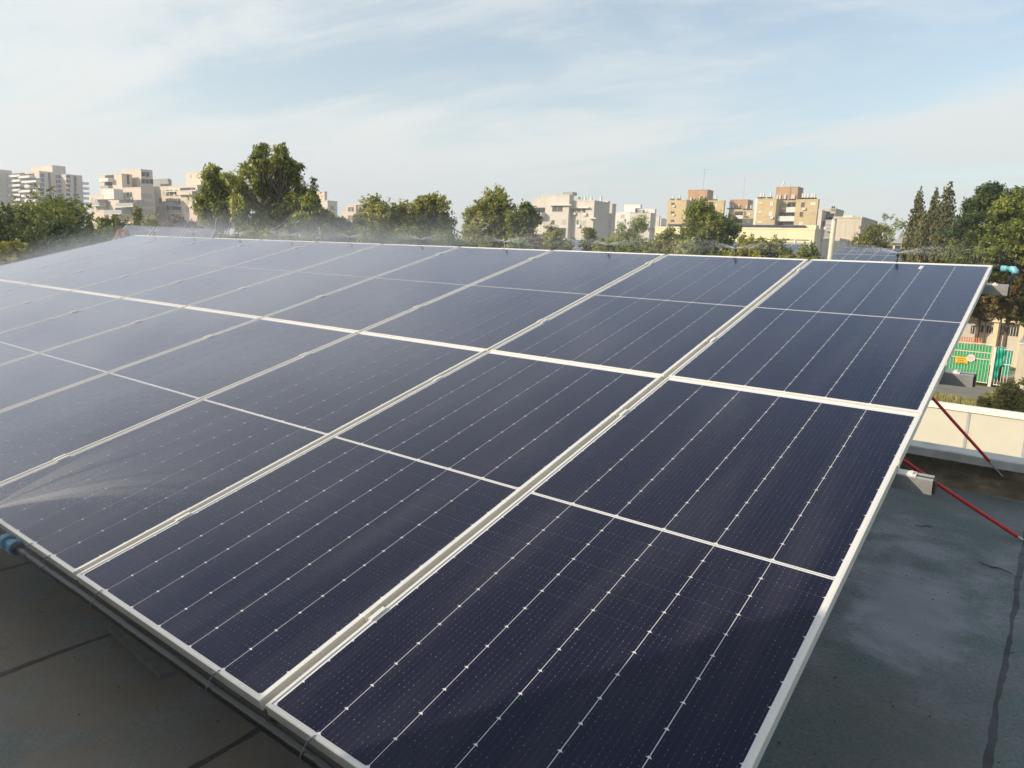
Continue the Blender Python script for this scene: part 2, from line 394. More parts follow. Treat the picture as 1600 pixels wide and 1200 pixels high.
def glass_coat(nt, b, tc):
    """wet anti-reflective cover glass: almost no mirror face-on, strong mirror at grazing angles"""
    N = nt.nodes.new; Lk = nt.links.new
    def M_(op, a, bb=None):
        n = N('ShaderNodeMath'); n.operation = op
        for i, v in enumerate((a, bb)):
            if v is None: continue
            if isinstance(v, (int, float)): n.inputs[i].default_value = v
            else: Lk(v, n.inputs[i])
        return n.outputs[0]
    def no(sc, d=5):
        n = N('ShaderNodeTexNoise'); n.inputs['Scale'].default_value = sc; n.inputs['Detail'].default_value = d; Lk(tc.outputs['Object'], n.inputs['Vector']); return n.outputs['Fac']
    def mr(v, a, b_, c, d):
        r = N('ShaderNodeMapRange'); r.inputs['From Min'].default_value = a; r.inputs['From Max'].default_value = b_; r.inputs['To Min'].default_value = c; r.inputs['To Max'].default_value = d
        Lk(v, r.inputs['Value']); return r.outputs[0]
    v = N('ShaderNodeTexVoronoi'); v.inputs['Scale'].default_value = 130; Lk(tc.outputs['Object'], v.inputs['Vector'])
    bp = N('ShaderNodeBump'); bp.inputs['Strength'].default_value = .06; bp.inputs['Distance'].default_value = .001
    Lk(mr(v.outputs['Distance'], 0, .28, 1, 0), bp.inputs['Height'])
    g = N('ShaderNodeBsdfGlossy'); g.inputs['Color'].default_value = (.84, .86, 1, 1); Lk(mr(no(3.5), .35, .65, .05, .15), g.inputs['Roughness']); Lk(bp.outputs[0], g.inputs['Normal'])
    lw = N('ShaderNodeLayerWeight'); lw.inputs['Blend'].default_value = .5          # Facing = 1-cos
    f = M_('MINIMUM', M_('MULTIPLY_ADD', M_('POWER', lw.outputs['Facing'], 5.0), 1.12), 1.0)
    f.node.inputs[0].links[0].from_node.inputs[2].default_value = .009
    # drying water film: thin milky veil in streaks
    mp = N('ShaderNodeMapping'); mp.inputs['Scale'].default_value = (7, .8, 1); Lk(tc.outputs['Object'], mp.inputs[0])
    oi_ = N('ShaderNodeObjectInfo'); of_ = N('ShaderNodeVectorMath'); of_.operation = 'SCALE'; of_.inputs[0].default_value = (37, 19, 53); Lk(oi_.outputs['Random'], of_.inputs['Scale']); Lk(of_.outputs[0], mp.inputs['Location'])
    st = N('ShaderNodeTexNoise'); st.inputs['Scale'].default_value = 1.0; st.inputs['Detail'].default_value = 6; Lk(mp.outputs[0], st.inputs['Vector'])
    film = N('ShaderNodeBsdfDiffuse'); film.inputs['Color'].default_value = (.5, .5, .52, 1)
    sp_ = N('ShaderNodeTexVoronoi'); sp_.inputs['Scale'].default_value = 34; Lk(tc.outputs['Object'], sp_.inputs['Vector'])
    spec_ = M_('MULTIPLY', M_('LESS_THAN', sp_.outputs['Distance'], .030), .35)
    ff = M_('ADD', mr(st.outputs['Fac'], .48, .74, .001, .030), spec_)
    m0 = N('ShaderNodeMixShader'); Lk(ff, m0.inputs[0]); Lk(b.outputs[0], m0.inputs[1]); Lk(film.outputs[0], m0.inputs[2])
    m1 = N('ShaderNodeMixShader'); Lk(f, m1.inputs[0]); Lk(m0.outputs[0], m1.inputs[1]); Lk(g.outputs[0], m1.inputs[2])
    Lk(m1.outputs[0], nt.nodes['Material Output'].inputs[0])
def sheet_mat():
    m, nt, b = nodes_of('white_backsheet'); tc = nt.nodes.new('ShaderNodeTexCoord')
    b.inputs['Base Color'].default_value = (.62, .62, .62, 1); b.inputs['Roughness'].default_value = .6
    glass_coat(nt, b, tc); return m
m_cell, m_sheet = cell_mat(), sheet_mat()
m_ribbon = mat('ribbon_grey', (.30, .30, .31), .5)
m_alu = mat('anodised_frame', (.66, .645, .60), .5, .15, var=.07, scale=5, bump=.05, bscale=300)
m_galv = mat('galvanised', (.50, .50, .48), .45, .6, var=.18, scale=14)
m_black = mat('black_plastic', (.018, .018, .02), .42, var=.3, scale=30)

def panel_meshes():
    f = MB(); lip, hgt, th = .011, .035, .0016
    # frame: four mitred bars with top lip, outer wall and lower flange
    def bar(p0, p1, ind):      # ind = inward direction
        p0 = Vector(p0); p1 = Vector(p1); t = (p1-p0).normalized(); n = Vector(ind); z = Vector((0, 0, 1))
        prof = [(0, -hgt), (0, -.0012), (.0012, 0), (lip, 0), (lip, -.0035), (.003, -.0035), (.003, -hgt+.002), (.026, -hgt+.002), (.026, -hgt)]
        k = len(prof); vs = []
        for e, s in ((p0, 1), (p1, -1)):
            for a, h in prof: vs.append(e+n*a+t*(a*s)+z*h)
        fs = [tuple(range(k)), tuple(range(2*k-1, k-1, -1))]
        for i in range(k): j = (i+1) % k; fs.append((i, i+k, j+k, j))
        f.add(vs, fs)
    bar((0, 0, 0), (PW, 0, 0), (0, 1, 0)); bar((PW, 0, 0), (PW, PLn, 0), (-1, 0, 0))
    bar((PW, PLn, 0), (0, PLn, 0), (0, -1, 0)); bar((0, PLn, 0), (0, 0, 0), (1, 0, 0))
    g = MB(); g.box(.004, PW-.004, .004, PLn-.004, -.0065, -.0035, 1)
    x0 = (PW-6*CW)/2; mg = .0145; y0 = (PLn-26*CH-mg)/2-.008; ch = .0066; gx = .00125; gy = .00008
    for hh in range(2):
        for r in range(13):
            yb = y0+hh*(13*CH+mg)+r*CH+gy; yt = yb+CH-2*gy
            for c in range(6):
                xa = x0+c*CW+gx; xb = xa+CW-2*gx; zz = -.0029
                g.add([(xa+ch, yb, zz), (xb-ch, yb, zz), (xb, yb+ch, zz), (xb, yt, zz), (xa, yt, zz), (xa, yb+ch, zz)], [(0, 1, 2, 3, 4, 5)], 0)
    ym = y0+13*CH+mg/2
    g.add([(x0, ym-.0014, -.003), (PW-x0, ym-.0014, -.003), (PW-x0, ym+.0014, -.003), (x0, ym+.0014, -.003)], [(0, 1, 2, 3)], 2)
    return f, g
fm, gm = panel_meshes()
ORD = ['first', 'second', 'third', 'fourth', 'fifth', 'sixth', 'seventh', 'eighth', 'ninth', 'last']
ROWN = ['lower row, nearest the camera', 'upper row, along the sprinklers']
proto = None
for r in range(2):
    for c in range(10):
        pos = (ORD[c]+' from the right end') if c < 9 else 'last at the far left end'
        lab = 'dark blue solar panel in the %s row, %s%s' % (['lower', 'upper'][r], pos, '')
        M = Matrix.Translation(pl(-(c+1)*PITCHU+.0125+.001*random.uniform(-1, 1), r*PITCHV+.006, 0)) @ TILTM
        if proto is None:
            o = thing('solar_panel', lab, 'solar panel', group='solar panels of the tilted array')
            fm.build('frame', m_alu, o); gm.build('glass', [m_cell, m_sheet, m_ribbon], o)
            proto = o
        else: o = copy_tree(proto)
        o['label'] = lab; o.matrix_world = M; o.rotation_euler.x += R(random.uniform(-.05, .05)); o.rotation_euler.y += R(random.uniform(-.06, .06))
# small white serial label on the upper right panel
tag_o = None
for o in list(bpy.data.objects):
    if o.get('label', '') == 'dark blue solar panel in the upper row, first from the right end':
        s = MB().box(0, .022, 0, .085, -.0027, -.0024).build('sticker', mat('sticker_white', (.6, .62, .62), .5), o)
        s.location = (PW-.405, PLn-.155, 0)

# mid clamps between the panels
def clamp():
    b = MB()
    b.box(-.0115, .0115, -.030, .030, -.030, -.027); b.box(-.0115, -.0085, -.03, .03, -.0269, .0010); b.box(.0085, .0115, -.03, .03, -.0269, .0010)
    b.box(-.024, -.0087, -.03, .03, .0011, .0042); b.box(.0087, .024, -.03, .03, .0011, .0042)
    k = MB(); k.tube([(0, 0, -.026), (0, 0, -.012)], .0075, 6); k.tube([(0, 0, -.0119), (0, 0, -.004)], .0045, 8)
    return b, k
cb, ck = clamp(); pc = None
VCL = [.42, 1.955, 2.985, 4.49]
VN = ['lowest rail', 'second rail up', 'third rail up', 'top rail']
for c in range(1, 10):
    for q, v in enumerate(VCL):
        lab = 'metal clamp on the %s, in the %s' % (VN[q], (ORD[c-1]+' panel gap from the right') if c < 9 else 'leftmost panel gap')
        if pc is None:
            pc = thing('panel_clamp', lab, 'clamp', group='clamps between the solar panels'); cb.build('clip', m_alu, pc); ck.build('bolt', m_galv, pc); o = pc
        else: o = copy_tree(pc)
        o['label'] = lab; o.matrix_world = Matrix.Translation(pl(-c*PITCHU, v+random.uniform(-.015, .015), 0)) @ TILTM

# mounting frame
mf = thing('mounting_frame', 'galvanised mounting frame of rails and legs carrying the solar panels', 'panel frame')
XL = -11.62
for v in VCL:
    b = MB(); h0, h1, wv, t = -.095, -.037, .021, .003
    x0, x1 = XL, .105
    def bx(a0, a1, c0, c1, d0, d1, b=b, v=v): b.box(a0, a1, c0, c1, d0, d1, 0, Matrix.Translation(pl(0, v, 0)) @ TILTM)
    bx(x0, x1, -wv, wv, h0, h0+t); bx(x0, x1, -wv, -wv+t, h0+t, h1); bx(x0, x1, wv-t, wv, h0+t, h1)
    bx(x0, x1, -wv+t, -.006, h1-t, h1); bx(x0, x1, .006, wv-t, h1-t, h1)
    b.build('rail', m_galv, mf)
    e = MB(); e.box(x1+.0005, x1+.010, -wv+t+.0005, wv-t-.0005, h0+t+.0005, h1-t-.0005, 0, Matrix.Translation(pl(0, v, 0)) @ TILTM); e.build('end_cap', m_black, mf)
    e = MB(); MM = Matrix.Translation(pl(0, v, 0)) @ TILTM
    e.box(-.0115, .05, -.018, .018, h1+.0005, h1+.004, 0, MM); e.box(-.0115, -.0085, -.018, .018, h1+.0045, .001, 0, MM)
    e.tube([MM @ Vector((.034, 0, h1+.004)), MM @ Vector((.034, 0, h1+.012))], .008, 6)
    e.build('end_clamp', m_alu, mf)
for x in (-.75, -3.05, -5.35, -7.65, -9.95, -11.2):
    MB().box(-.02, .02, .18, 4.7, -.152, -.0955, 0, Matrix.Translation((x, 0, 0)) @ TILTM).build('rafter', m_galv, mf)
    for v in (.45, 2.5, 4.45):
        P = Vector(pl(x, v, -.153)); MB().box(x-.02, x+.02, P.y-.02, P.y+.02, RZ+.012, P.z-.006 if v > 1 else P.z-.002).build('leg', m_galv, mf)
        MB().bbox(x-.09, x+.09, P.y-.09, P.y+.09, RZ+.001, RZ+.011, .003).build('foot_plate', m_galv, mf)

# ------------------------------------------------------------------ red sleeved tie rods
m_red = mat('red_sleeve', (.66, .035, .035), .42, var=.18, scale=12)
def rod(name_label, S, E, frac, r):
    S = Vector(S); E = Vector(E); Mx = S.lerp(E, frac)
    t = thing('tie_rod', name_label, 'tie rod', group='red sleeved tie rods')
    n = 10; pts = [S.lerp(Mx, i/n)+Vector((0, 0, -.012*math.sin(math.pi*i/n))) for i in range(n+1)]
    MB().tube(pts, r, 12).build('sleeve', m_red, t, True)
    d = (E-Mx).normalized()
    b = MB(); b.tube([Mx, Mx+d*.03], r*.75, 8); b.tube([Mx+d*.03, E], r*.30, 6)
    if frac < .95:
        b.tube([Mx+d*.05, Mx+d*.17], r*.55, 6); b.tube([Mx+d*.012+Vector((.0, 0, .0)), Mx+d*.012+Vector((.03, 0, .012))], r*.4, 6)
    b.build('turnbuckle', m_galv, t)
    return t
def on_leg(pa, pb):        # where the sight plane of a rod meets the rear leg it is bolted to
    n = np.cross(ray(*pa), ray(*pb)); y_ = Vector(pl(0, 4.45, -.153)).y; x_ = -.728
    return (x_, y_, CAM[2]-(n[0]*(x_-CAM[0])+n[1]*(y_-CAM[1]))/n[2])
S1 = on_leg((1460, 622), (1545, 720)); S2 = on_leg((1420, 722), (1590, 838))
E1 = aty(1567, 745, 5.275); rod('upper red sleeved tie rod ending in a turnbuckle at the parapet', S1, E1, .90, .0108)
E2 = atz(1597, 843, RZ+.01); rod('lower red sleeved tie rod ending on the dark roof', S2, E2, .98, .0125)

# ------------------------------------------------------------------ water pipe, ties, fittings, sprinklers
m_pipe = mat('black_pipe', (.011, .0105, .012), .32, var=.35, scale=18, bump=.25, bscale=50)
m_blue = mat('blue_fitting', (.05, .22, .33), .4, var=.15, scale=20)
m_blue2 = mat('pale_blue_fitting', (.16, .42, .49), .4, var=.15, scale=20)
def pipe_y(x): return pl(x, -.021, -.034+.0015*math.sin(x*5.2)+.001*math.sin(x*11))
xs = np.linspace(-2.80, .9, 60)
o = MB().tube([pipe_y(x) for x in xs], .0155, 12).build('water_pipe', m_pipe, None, True); tag(o, 'black water pipe tied below the lower edge of the array', 'water pipe')
xs = np.linspace(-11.7, -2.92, 60)
o = MB().tube([pipe_y(x) for x in xs], .0155, 12).build('water_pipe', m_pipe, None, True); tag(o, 'black water pipe running left from the deep blue coupling', 'water pipe')
def ring(b, P, ax, r, h, n=20, mi=0):
    P = Vector(P); ax = Vector(ax).normalized(); b.tube([P-ax*h/2, P+ax*h/2], r, n, mi)
cp = thing('pipe_coupling', 'deep blue ribbed coupling on the pipe at the lower left', 'pipe coupling', pipe_y(-2.86))
b = MB(); ring(b, (0, 0, 0), (1, 0, 0), .019, .11, 20); b.build('body', m_blue, cp, True)
for s in (-1, 1):
    b = MB(); ring(b, (s*.042, 0, 0), (1, 0, 0), .029, .034, 20)
    for k in range(14): a = k*2*math.pi/14; b.box(s*.042-.017, s*.042+.017, -.002, .002, .0275, .0312, 0, Matrix.Rotation(a, 4, 'X'))
    b.build('nut', m_blue, cp)
    b = MB(); ring(b, (s*.067, 0, 0), (1, 0, 0), .024, .012, 20); b.build('collar', m_black, cp, True)
tb, tp = MB(), None
ring_pts = [(0, .019*math.cos(a)-.0, .019*math.sin(a)-.0) for a in np.linspace(0, 2*math.pi, 15)]
TIES = [(-2.70, 'just right of the deep blue coupling'), (-2.53, 'second from the deep blue coupling'), (-2.10, 'third from the deep blue coupling'),
        (-1.37, 'second from the bottom of the photo'), (-.94, 'nearest the bottom of the photo')]
for x, txt in TIES:
    lab = 'grey cable tie holding the black pipe, %s' % txt
    if tp is None:
        tp = thing('cable_tie', lab, 'cable tie', group='cable ties on the lower pipe')
        b = MB(); P = [(0, -.0385, -.034), (0, -.036, -.022), (0, -.018, -.004), (0, -.004, .0022), (0, .012, .0024), (0, .0145, -.001), (0, .0148, -.02), (0, .008, -.042), (0, -.006, -.050), (0, -.022, -.0525), (0, -.036, -.046), (0, -.0385, -.034)]
        for i in range(len(P)-1):
            b.tube([P[i], P[i+1]], .0014, 6)
        b.build('strap', mat('tie_grey', (.17, .17, .17), .5), tp)
        b = MB().box(-.004, .004, -.010, .001, -.0005, .007); b.build('lock_head', mat('tie_grey', (.17, .17, .17), .5), tp); o = tp
    else: o = copy_tree(tp)
    o['label'] = lab; o.matrix_world = Matrix.Translation(pl(x, 0, 0)) @ TILTM @ Matrix.Rotation(R(random.uniform(-14, 14)), 4, 'Z')
# upper pipe behind the top edge with elbow and hose at the right end
VT = 2*PITCHV-.006
o = MB().tube([pl(x, VT+.03, -.035+.004*math.sin(x*7)) for x in np.linspace(-11.8, .045, 70)], .0125, 10).build('water_pipe', m_pipe, None, True)
tag(o, 'black water pipe behind the top edge feeding the sprinklers', 'water pipe')
ef = thing('elbow_fitting', 'pale blue elbow fitting at the top right corner of the array', 'pipe elbow', pl(.045, VT+.03, -.028)); ef.scale = (.72, .72, .72)
b = MB(); ring(b, (.022, 0, 0), (1, 0, .05), .021, .05); b.build('body', m_blue2, ef, True)
b = MB(); ring(b, (.0, 0, 0), (1, 0, 0), .0275, .045); b.build('nut', m_blue2, ef)
b = MB()
for i in range(7):
    a = R(i*14); P = Vector((.075, 0, -.0))+Vector((.03*math.sin(a)-.01, 0, -.022*(1-math.cos(a))))
b.tube([(.045, 0, 0), (.075, -.004, -.002), (.090, -.01, -.02), (.092, -.02, -.045)], [.024, .030, .029, .025], 16); b.build('elbow', m_blue2, ef, True)
b = MB(); b.tube([(.092, -.02, -.043), (.0925, -.024, -.058)], .027, 16); b.build('collar', m_black, ef, True)
H0 = Vector(pl(.045, VT+.03, -.028))+Vector((.066, -.016, -.038)); 
hp = [H0, aty(1580, 436, 4.62), aty(1566, 449, 4.58), aty(1549, 456, 4.52), aty(1530, 460, 4.45), aty(1500, 464, 4.4)]
hp = [Vector(q) for q in hp]
def spline(P, n=6):
    out = []
    for i in range(len(P)-1):
        a, b_, c, d = P[max(i-1, 0)], P[i], P[i+1], P[min(i+2, len(P)-1)]
        for k in range(n):
            t = k/n; out.append(.5*((2*b_)+(c-a)*t+(2*a-5*b_+4*c-d)*t*t+(-a+3*b_-3*c+d)*t**3))
    out.append(P[-1]); return out
o = MB().tube(spline(hp), .0155, 10).build('water_hose', m_pipe, None, True); tag(o, 'black hose curving down from the pale blue elbow behind the panels', 'water hose')

def sprinkler_proto(lab):
    t = thing('sprinkler', lab, 'sprinkler', group='sprinklers along the array edge')
    b = MB(); b.tube([(0, .030, -.03), (0, .028, .008), (0, .026, .034)], [.005, .0045, .004], 8); b.box(-.010, .010, .001, .040, -.052, -.037); b.build('riser', m_black, t)
    b = MB(); b.box(-.005, .005, -.018, .030, .0012, .0045); b.box(-.0045, .0045, -.018, -.014, .0046, .009); b.build('clip', m_black, t)
    b = MB(); b.tube([(0, .026, .034), (0, .026, .044), (0, .026, .052)], [.010, .012, .005], 10); b.box(-.0018, .0018, .015, .037, .052, .064); b.tube([(0, .026, .062), (0, .026, .069)], [.009, .006], 8)
    b.build('nozzle', m_black, t); return t
sp0 = None
SPR = []
for c in range(10):
    lab = 'small black sprinkler on the top edge, above the %s' % ((ORD[c]+' panel from the right') if c < 9 else 'leftmost panel')
    if sp0 is None: o = sp0 = sprinkler_proto(lab)
    else: o = copy_tree(sp0)
    o['label'] = lab; x = -(c+.5)*PITCHU; o.matrix_world = Matrix.Translation(pl(x, VT, 0)) @ Matrix.Rotation(TILT*.3, 4, 'X'); SPR.append(Vector(pl(x, VT+.026, .056)))
o = copy_tree(sp0); o['label'] = 'black sprinkler on the lower edge at the far left, spraying over the panels'
SL = Vector(pl(-3.05, 0, 0)); o.matrix_world = Matrix.Translation(SL+Vector((0, -.012, 0))) @ Matrix.Rotation(math.pi, 4, 'Z'); SL = SL+Vector((0, -.04, .06))
m_water = None
def water_mat():
    m, nt, b = nodes_of('spray_droplets'); b.inputs['Base Color'].default_value = (.9, .93, .95, 1); b.inputs['Roughness'].default_value = .25
    b.inputs['Emission Strength'].default_value = 0
    t = nt.nodes.new('ShaderNodeBsdfTranslucent'); t.inputs[0].default_value = (.85, .9, .95, 1)
    x = nt.nodes.new('ShaderNodeMixShader'); x.inputs[0].default_value = .5
    nt.links.new(b.outputs[0], x.inputs[1]); nt.links.new(t.outputs[0], x.inputs[2]); nt.links.new(x.outputs[0], nt.nodes['Material Output'].inputs[0]); return m
m_water = water_mat()
def droplets(jets, n, size0, label, cut=1.0):
    """jets: list of (origin, direction, speed, spread deg)"""
    P = []; S = []
    for (O, d, sp, spr) in jets:
        O = np.array(O); d = np.array(d, float); d /= np.linalg.norm(d)
        k = n; t = (RNG.random(k)**1.5)*cut
        dd = d[None, :]+RNG.normal(0, math.tan(R(spr)), (k, 3)); v = sp*(1+RNG.normal(0, .12, k))
        pos = O+dd*(v*t)[:, None]; pos[:, 2] -= 4.9*t*t
        ph = (pos[:, 2]*CT-pos[:, 1]*ST); keep = ph > .004
        P.append(pos[keep]); S.append((size0*(.6+.8*RNG.random(k)))[keep])
    P = np.concatenate(P); S = np.concatenate(S); n = len(P)
    q = np.array([(1, 1, 1), (-1, -1, 1), (-1, 1, -1), (1, -1, -1)])/1.7
    V = (P[:, None, :]+q[None]*S[:, None, None]).reshape(-1, 3)
    F = (np.arange(n)[:, None, None]*4+np.array([(0, 1, 2), (0, 3, 1), (0, 2, 3), (1, 3, 2)])[None]).reshape(-1, 3)
    me = bpy.data.meshes.new('water_spray'); me.vertices.add(len(V)); me.vertices.foreach_set('co', V.ravel())
    me.loops.add(F.size); me.loops.foreach_set('vertex_index', F.ravel().astype(np.int32)); me.polygons.add(len(F))
    me.polygons.foreach_set('loop_start', np.arange(0, F.size, 3, dtype=np.int32)); me.polygons.foreach_set('loop_total', np.full(len(F), 3, np.int32))
    me.update(); me.materials.append(m_water); o = bpy.data.objects.new('water_spray', me); COL.objects.link(o)
    return tag(o, label, 'water spray', kind='stuff')
jets = []
for i, O in enumerate(SPR):
    for s in (-1, 1):
        jets.append((O, (s*1.0, .10, .30), 3.2, 3.0)); jets.append((O, (s*1.0, -.15, .16), 2.9, 5.0))
droplets(jets, 1500, .00125, 'white water jets fanning out from the sprinklers on the top edge', .34)
jets = [(SL, (1.0, .62, .42), 4.4, 1.6), (SL, (.9, .95, .40), 4.6, 4.5), (SL, (.35, 1.1, .5), 4.6, 7), (SL, (-.6, 1, .5), 4.2, 9)]
droplets(jets, 2600, .0008, 'white fan of water spray shooting from the lower left sprinkler', .42)

def plumes(label, org, rays, dens, fall, r1):
    org = Vector(org); b = MB()
    for (O, d, L_) in rays:
        O = Vector(O)-org; d = Vector(d).normalized(); P = []; rr = []
        for i in range(9):
            t = i/8; P.append(O+d*(L_*t)+Vector((0, 0, -.22*L_*t*t))); rr.append(.003+r1*t**1.2)
        b.tube(P, rr, 10)
    m = bpy.data.materials.new('fine_spray'); m.use_nodes = True; nt = m.node_tree; nt.nodes.clear(); N = nt.nodes.new; Lk = nt.links.new
    v = N('ShaderNodeVolumePrincipled'); v.inputs['Color'].default_value = (.97, .98, 1, 1); v.inputs['Anisotropy'].default_value = .1
    tc = N('ShaderNodeTexCoord'); ln = N('ShaderNodeVectorMath'); ln.operation = 'LENGTH'; Lk(tc.outputs['Object'], ln.inputs[0])
    a = N('ShaderNodeMath'); a.operation = 'MULTIPLY'; a.inputs[1].default_value = -fall; Lk(ln.outputs['Value'], a.inputs[0])
    e = N('ShaderNodeMath'); e.operation = 'EXPONENT'; Lk(a.outputs[0], e.inputs[0])
    e2 = N('ShaderNodeMath'); e2.operation = 'MULTIPLY'; e2.inputs[1].default_value = dens; Lk(e.outputs[0], e2.inputs[0]); Lk(e2.outputs[0], v.inputs['Density'])
    out = N('ShaderNodeOutputMaterial'); Lk(v.outputs[0], out.inputs['Volume'])
    o = b.build('fine_spray', m); o.location = org; tag(o, label, 'water spray', kind='stuff')
for k_, O in enumerate(SPR[:8]):
    plumes('faint white spray around the %s top edge sprinkler from the right' % ORD[k_], O, [(O, (s_, .10*k, .28-.14*k), .55) for s_ in (-1, 1) for k in (0, 1)], 9.0, 8.0, .030)
plumes('dense white fan of spray leaving the lower left sprinkler', SL, [(SL, (1.0, .62, .40), 1.5), (SL, (1.0, .80, .40), 1.5), (SL, (.85, .95, .42), 1.4), (SL, (.55, 1.05, .45), 1.3), (SL, (.1, 1, .45), 1.2)], 34.0, 6.5, .10)

# ================================================================== WALL, YARD AND GATE ON THE RIGHT
WY = 20.0
m_wpan = mat('cream_panel', (.54, .52, .43), .8, var=.05, scale=1.5, stain=((.45, .38, .25), 2.5, .12))
m_wcap = mat('white_coping', (.80, .77, .66), .7, var=.06, scale=3)
m_joint = mat('grey_joint', (.36, .37, .38), .6)
bwl = thing('boundary_wall', 'low cream panel wall with a white coping and grey vertical joints beyond the roof', 'wall', (0, WY, GZ))
zt = -2.07-GZ
k = -12
while k < 12:
    xa = -1.1+1.215*k; MB().box(xa+.032, xa+1.215-.032, 0, .12, 0, zt-.14).build('wall_panel', m_wpan, bwl)
    MB().box(xa-.03, xa+.03, -.012, .13, 0, zt-.141).build('joint_strip', m_joint, bwl); k += 1
MB().bbox(-1.1-12*1.215-.1, -1.1+12*1.215+.1, -.05, .19, zt-.14, zt, .015).build('coping', m_wcap, bwl)

# asphalt yard / street
m_asph = mat('asphalt', (.20, .19, .17), .9, var=.22, scale=1.2, bump=.2, bscale=50)
st = MB().box(-60, 40, 41.5, 46.5, GZ, GZ+.02).build('street', m_asph); tag(st, 'grey asphalt street behind the boundary wall', kind='structure')
m_pave = mat('pale_paving', (.48, .43, .34), .9, var=.12, scale=1.5)
pv = MB().box(-20, 20, 48.6, 56, GZ, GZ+.035).build('forecourt', m_pave); tag(pv, 'sunlit paved forecourt behind the green gate', kind='structure')
GY = 47.0
def gx(px, py=580): return aty(px, py, GY)[0]
xa, xm, xb = gx(1478), gx(1545), gx(1578)
gh = 2.35
m_grnbar = mat('cream_bar', (.62, .60, .50), .6)
m_green = mat('green_screen', (.02, .33, .11), .6, var=.22, scale=3)
m_teal = mat('teal_tarp', (.0, .30, .20), .45, var=.25, scale=4)
gt = thing('yard_gate', 'metal bar gate backed with bright green sheeting and two signs', 'gate', (xa, GY, GZ))
L = xm-xa
b = MB()
for i in range(int(L/.145)+1): b.box(i*.145-.010, i*.145+.010, -.015, .015, .15, gh)
b.build('bars', m_grnbar, gt)
for zz in (.16, gh*.62, gh*.78, gh-.03): MB().box(-.03, L+.02, -.03, -.0155, zz, zz+.05).build('crossbar', m_grnbar, gt)
MB().box(0, L, .02, .03, .2, gh-.08).build('green_sheet', m_green, gt)
sx = gx(1500)-xa; sz = aty(1500, 562, GY)[2]-GZ
b = MB().box(sx-.31, sx+.31, -.05, -.035, sz-.18, sz+.18)
sg = b.build('warning_sign', mat('sign_yellow', (.72, .42, .02), .5, var=.05), gt)
b = MB()
for i, (a, c_) in enumerate([(-.22, .2), (-.18, .1), (-.2, .16)]): b.box(sx+a, sx+c_, -.056, -.051, sz+.08-i*.1-.018, sz+.08-i*.1+.012)
b.build('sign_lines', mat('sign_dark', (.10, .05, .02), .6), sg)
sx = gx(1514)-xa; sz = aty(1514, 559, GY)[2]-GZ
b = MB(); b.tube([(sx, -.055, sz), (sx, -.04, sz)], .21, 24); rs = b.build('round_sign', mat('sign_white', (.66, .62, .58), .5), gt)
b = MB(); b.tube([(sx, -.0585, sz), (sx, -.056, sz)], .155, 24); b.build('sign_face', mat('sign_pink', (.62, .46, .42), .5), rs)
MB().box(L+.05, L+.2, -.12, .12, 0, gh*.95).build('gate_post', m_grnbar, gt)
g2 = thing('side_gate', 'narrow bar gate with a crumpled teal tarp tied to it', 'gate', (xm+.32, GY, GZ))
L2 = xb-xm-.32; b = MB()
for i in range(int(L2/.14)+1): b.box(i*.14-.014, i*.14+.014, -.014, .014, .1, gh*.97)
b.build('bars', m_grnbar, g2)
for zz in (.12, gh*.55, gh*.9): MB().box(-.03, L2+.03, -.03, -.0145, zz, zz+.05).build('crossbar', m_grnbar, g2)
b = MB(); vs = []; fs = []
for i in range(13):
    for j in range(17):
        u, v2 = i/12, j/16; wd = .62+.38*(v2 > .42)*1.0; vs.append((-.12+L2*.62*u*wd, -.06-.05*math.sin(u*14+v2*5)-.03*math.sin(v2*17), .45+(gh-.55)*v2+.03*math.sin(u*9)))
for i in range(12):
    for j in range(16): a = i*17+j; fs.append((a, a+17, a+18, a+1))
b.add(vs, fs).build('tarp', m_teal, g2, True)
MB().box(L2*.45, L2, .02, .03, .7, gh*.9).build('teal_sheet', m_teal, g2)
# wall right of the gate
rw = thing('plaster_wall', 'pale rendered wall running back from the side gate', 'wall', (xb+.1, GY-.1, GZ))
MB().box(.15, .45, 0, 7, 0, 2.5).build('wall', m_pave, rw); MB().box(.1, .5, -.05, 7.05, 2.501, 2.6).build('coping', m_cap, rw)
pw2 = thing('yard_wall', 'low concrete wall facing the grass right of the side gate', 'wall', (xb+.56, GY-.4, GZ))
MB().box(0, 9, 0, .2, 0, 2.3).build('wall', m_pave, pw2)
# orange fence behind gate
of = thing('picket_fence', 'low orange picket fence behind the green gate', 'fence', (xa-.2, GY+1.4, GZ))
b = MB()
for i in range(int((gx(1533)-xa)/.12)): b.box(i*.12, i*.12+.06, 0, .02, .1, 2.55)
b.build('pickets', mat('orange_wood', (.55, .17, .05), .7, var=.3, scale=3), of); MB().box(-.05, gx(1533)-xa, .0205, .05, 2.2, 2.28).build('rail', mat('orange_wood', (.5, .2, .06), .7), of)

